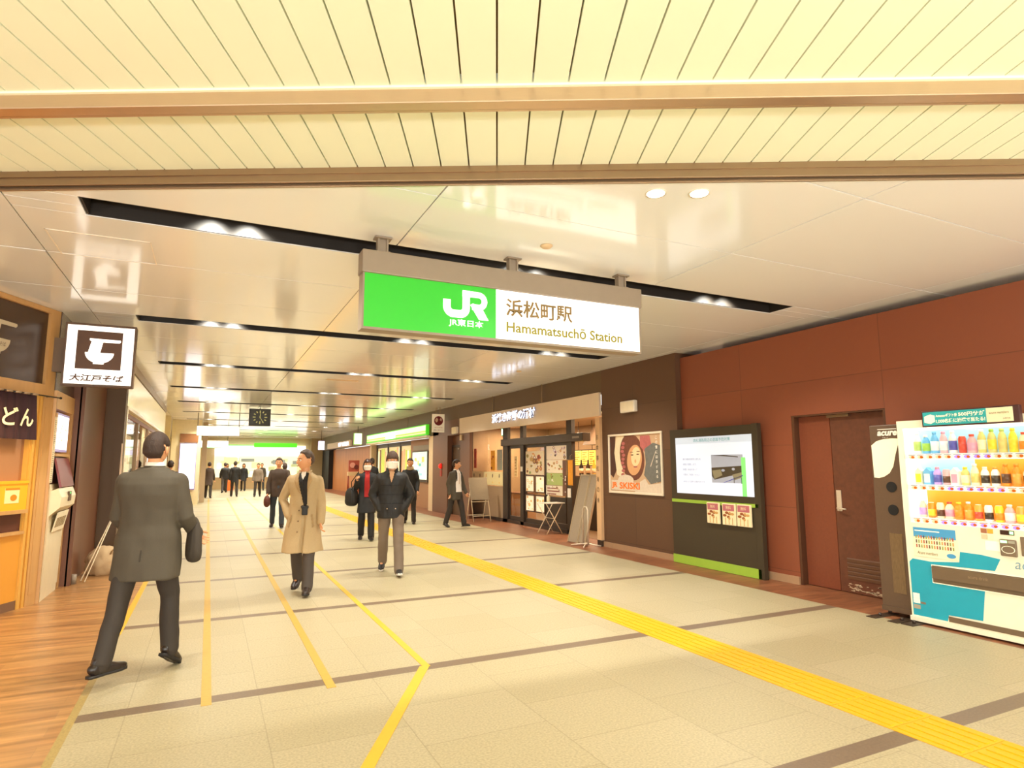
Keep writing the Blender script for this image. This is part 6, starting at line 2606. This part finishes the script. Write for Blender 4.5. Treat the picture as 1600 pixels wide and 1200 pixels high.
coat, cc = person('older man in a tan trench coat walking towards the camera', 1.14, 8.52, 202, 1.745,
                  ((-15, 14, 3, 6, 20), (17, 5, 3, 8, -3)), ((-16, 24, 44, 42), (5, 9, 12, 0)),
                  dict(kind='coat', hem=.50, m=M_COAT, skirt=1.30, fold=.013, name='trench_coat', slit=-.035, fs=6), trousers=M_GRT2, hair=M_HAIRG, style='thin', vox=.010, hands=(-1,),
                  head_yaw=48, extras=ex_coat, shoes=mat('shoe_brown', '2E2018', .35), flare=1.06, girth=1.03)
p_ = wpt(cc, Vector((-.055 * cc['s'], .185 * cc['s'], cc['P'].z + .10 * cc['s'])))
t = thing('camera_pouch', 'small black pouch hanging on a strap against the tan coat', 'pouch', p_)
q = MB()
q.box(-.035, .035, -.02, .02, -.055, .055, Fr(p_, (1, 0, 0), (0, 1, 0)), bevel=.012)
q.done('pouch_body', M_BLK, t)

# ---- young person in a black jacket and mask
def ex_black(c):
    s, P = c['s'], c['P']
    sh_v(c, [(-.045, .60), (.045, .60), (.030, .48), (.004, .40), (-.022, .48)], mat('inner_skin_tan', 'C89A70', .6), 'open_neck', .004)
    collar(c, M_BLK, .088, .045, 'collar', .07)
    sh_v(c, [(-.005, .42), (.005, .42), (.005, -.06), (-.005, -.06)], mat('zip_dark', '2A2624', .4), 'zip', .003)
    for z in (.37, .24, .11):
        sh_v(c, [(-.17, z), (.17, z), (.17, z - .008), (-.17, z - .008)], mat('seam_black', '0C0A09', .8), 'quilt_seam', .002)
    for sd in (1, -1):
        q = MB()
        h_ = c['bvh'].ray_cast(Vector((sd * .06 * s, 1.5, P.z + .03 * s)), Vector((0, -1, 0)))
        if h_[0]:
            ball(q, h_[0] + Vector((0, .004, 0)), (.010, .005, .010), 10, 6)
            c['add']('snap_button', mesh_of(q), M_STEEL, c['garment'])


blk, cb_ = person('person in short black jacket, grey-beige trousers and white mask walking towards the camera', 2.50, 9.30, 196, 1.755,
                  ((-16, 18, 3, 6, 24), (15, 4, 3, 6, -8)), ((-12, 22, 40, 42), (-12, 22, 40, 42)),
                  dict(kind='jacket', hem=.80, m=M_BLK, skirt=.98, ease=1.1, fold=.012, name='black_jacket', fs=9), trousers=M_GRT, style='bowl', hair=mat('hair_warm', '4A3222', .7, var=.5, scale=60, bump=.5, stretch=(4, 4, .7)), mask=True, vox=.010, hands=False, extras=ex_black,
                  shoes=mat('sneaker_black', '1A1614', .5), sole=M_SOLEW, sneaker=True, flare=1.08)

# ---- woman in black coat with red knit
def ex_red(c):
    sh_v(c, [(-.048, .58), (.048, .58), (.056, .40), (.062, .16), (.060, .02), (-.060, .02), (-.062, .16), (-.056, .40)], M_RED, 'red_knit', .006)
    collar(c, M_RED, .070, .045, 'roll_neck', .0)
    for sd in (1, -1):
        sh_v(c, [(sd * .05, .57), (sd * .085, .54), (sd * .10, .42), (sd * .075, .10), (sd * .065, -.2), (sd * .058, .10), (sd * .055, .40)], mat('lapel_black', '1C1C20', .7), 'lapel', .010)


red, cr_ = person('woman in open black coat over red knit with white mask walking towards the camera', 3.12, 13.65, 193, 1.67,
                  ((-10, 12, 2, 6, 14), (10, 3, 2, 6, -4)), ((14, 14, 118, 10), (0, 8, 10, 0)),
                  dict(kind='coat', hem=.60, m=M_NAVY, skirt=1.12, fold=.010, name='black_coat'), trousers=M_BLK, style='long', mask=True, vox=.012, extras=ex_red, flare=1.15,
                  hair=mat('hair_brown', '3A2018', .45, var=.3, scale=140))
b_ = wpt(cr_, Vector((.33 * cr_['s'], -.02, cr_['P'].z + .02)))
t = draped('shoulder_bag', 'bulging black shoulder bag carried by the woman with the red knit', 'bag', b_, M_BLK, .11, .17, .20, 8, .4, taper=.15)
q = MB()
sp_ = wpt(cr_, cr_['A'][1][0] + Vector((.02, 0, .085)))
hd_ = wpt(cr_, cr_['A'][1][2] + Vector((.0, .02, .02)))
q.tube([b_ + Vector((.02, .06, .14)), (b_ + sp_) / 2 + Vector((-.07, .06, .05)), sp_, hd_.lerp(b_, .15), b_ + Vector((-.03, -.07, .14))], .010, 8)
q.done('strap', M_BLK, t)

# ---- person behind the black jacket
def ex_scarf(c):
    collar(c, mat('scarf_tan', 'A8906E', .85), .095, .06, 'scarf', .02)


person('person in long dark coat and pale scarf half hidden behind the black jacket', 5.05, 16.9, 200, 1.73, ((-12, 12, 3, 6, 15), (10, 3, 3, 6, -3)), ((-8, 9, 20, 4), (8, 9, 18, 4)),
       dict(kind='coat', hem=.62, m=M_NAVY, skirt=1.05, name='dark_coat'), vox=.014, extras=ex_scarf, detail=.8)


# ---- man in suit with white shirt by the restaurant
def ex_suit(c):
    sh_v(c, [(-.055, .58), (.055, .58), (.085, .45), (.10, .20), (.10, .0), (-.10, .0), (-.10, .20), (-.085, .45)], M_SHIRT, 'shirt', .004)
    for sd in (1, -1):
        sh_v(c, [(sd * .052, .59), (sd * .085, .55), (sd * .115, .43), (sd * .085, .28), (sd * .072, .30), (sd * .066, .45)], mat('lapel_suit', '241E19', .8), 'lapel', .010)
    collar(c, M_SHIRT, .068, .030, 'shirt_collar', .05)
    sh_v(c, [(-.006, .50), (.006, .50), (.010, .22), (0, .20), (-.010, .22)], mat('lanyard', 'C8A070', .6), 'lanyard', .009)


person('man in dark suit and open white shirt walking past the recess by the restaurant', 5.82, 15.35, 158, 1.68, ((-12, 10, 4, 8, 14), (15, 4, 4, 6, -5)), ((-12, 10, 26, 4), (8, 10, 20, 4)),
       dict(kind='suit', hem=.72, m=M_SUIT, name='suit_jacket', fold=.010), vox=.012, extras=ex_suit, head_yaw=-42)

# ---- people farther off
FARG = 'distant walkers'
p7, c7 = person('person in dark brown jacket and jeans partly hidden behind the tan coat', 1.66, 17.45, 188, 1.74, ((-12, 12, 3, 6, 15), (12, 4, 3, 6, -3)), ((4, 10, 14, 2), (-6, 10, 14, 2)),
                dict(kind='jacket', hem=.78, m=M_BRN, name='dark_jacket'), trousers=M_JEAN, vox=.014, detail=.8, hair=M_HAIRG, shoes=mat('shoe_brown', '2E2018', .35))
b_ = wpt(c7, c7['A'][1][2] + Vector((.02, 0, -.22)))
draped('tote_bag', 'small reddish brown bag carried by the person behind the tan coat', 'bag', b_, mat('bag_redbrown', '5A2A1C', .6), .08, .13, .15, 12)
FAR = [
    ('man in dark suit and pale shirt walking towards the camera at the far left', -.88, 34.6, 180, 1.72, 'suit', .72, M_SUIT, M_TRS, 'short', ex_suit),
    ('person in long dark brown coat walking away, left of the far crowd', .03, 34.8, 5, 1.72, 'coat', .62, M_BRN, M_TRS, 'short', None),
    ('person in dark jacket in the far crowd behind the long brown coat', .88, 41.0, 355, 1.72, 'jacket', .78, M_BLK, M_GRT2, 'short', None),
    ('broad person in black jacket walking away in the middle of the far crowd', 1.24, 35.6, 2, 1.77, 'jacket', .72, M_BLK, M_TRS, 'short', None),
    ('person in grey top walking towards the camera in the far crowd', 2.32, 35.0, 185, 1.66, 'jacket', .80, M_GREYC, M_TRS, 'short', None),
    ('person in dark coat far away between the grey top and the black jacket', 2.0, 43.0, 190, 1.68, 'coat', .65, M_NAVY, M_TRS, 'long', None),
    ('person in brown coat in the far crowd beside the orange suitcase', 1.05, 44.0, 170, 1.68, 'coat', .62, M_BRN, M_TRS, 'long', None),
    ('dark-haired person seen beside the shoulder of the nearest suited man', -1.02, 21.0, 4, 1.70, 'suit', .72, M_SUIT, M_TRS, 'short', None),
    ('person with dark hair and coat behind the head of the man in the tan coat', 3.0, 29.0, 8, 1.66, 'coat', .62, M_BRN, M_TRS, 'long', None),
    ('person in black coat far off behind the woman with the red knit', 5.3, 22.5, 8, 1.80, 'coat', .62, M_NAVY, M_TRS, 'short', None),
    ('person in dark jacket farther behind the grey top', 3.1, 43.5, 185, 1.70, 'jacket', .78, M_SUIT, M_JEAN, 'short', None),
]
for i, (lb, x, y, fd, h, kd, hem, m, tr, st, ex) in enumerate(FAR):
    k = 1 if i % 2 else -1
    person(lb, x, y, fd, h, ((-13 * k, 12 if k > 0 else 4, 3, 6, 14 if k > 0 else -3), (13 * k, 4 if k > 0 else 12, 3, 6, -3 if k > 0 else 14)), ((9 * k, 10, 18, 2), (-9 * k, 10, 18, 2)),
           dict(kind=kd, hem=hem, m=m, name='coat' if kd == 'coat' else 'jacket', skirt=1.05), trousers=tr, style=st, vox=.02, detail=.6, extras=ex, eyes=False, girth=1.0)
t = thing('suitcase', 'bright orange suitcase standing in the far crowd', 'suitcase', (1.22, 42.6, 0))
q = MB()
q.box(1.0, 1.44, 42.5, 42.75, .06, .72, bevel=.04)
q.done('shell', mat('suitcase_orange', 'E8641A', .5, emit=.15), t)
q = MB()
q.tube([(1.12, 42.62, .72), (1.12, 42.62, 1.0), (1.32, 42.62, 1.0), (1.32, 42.62, .72)], .012, n=8)
q.done('handle', M_DARKMETAL, t)
for x in (1.06, 1.38):
    q = MB()
    q.cyl((x - .02, 42.62, .03), (x + .02, 42.62, .03), .03, n=12)
    q.done('wheel', M_BLACK, t)
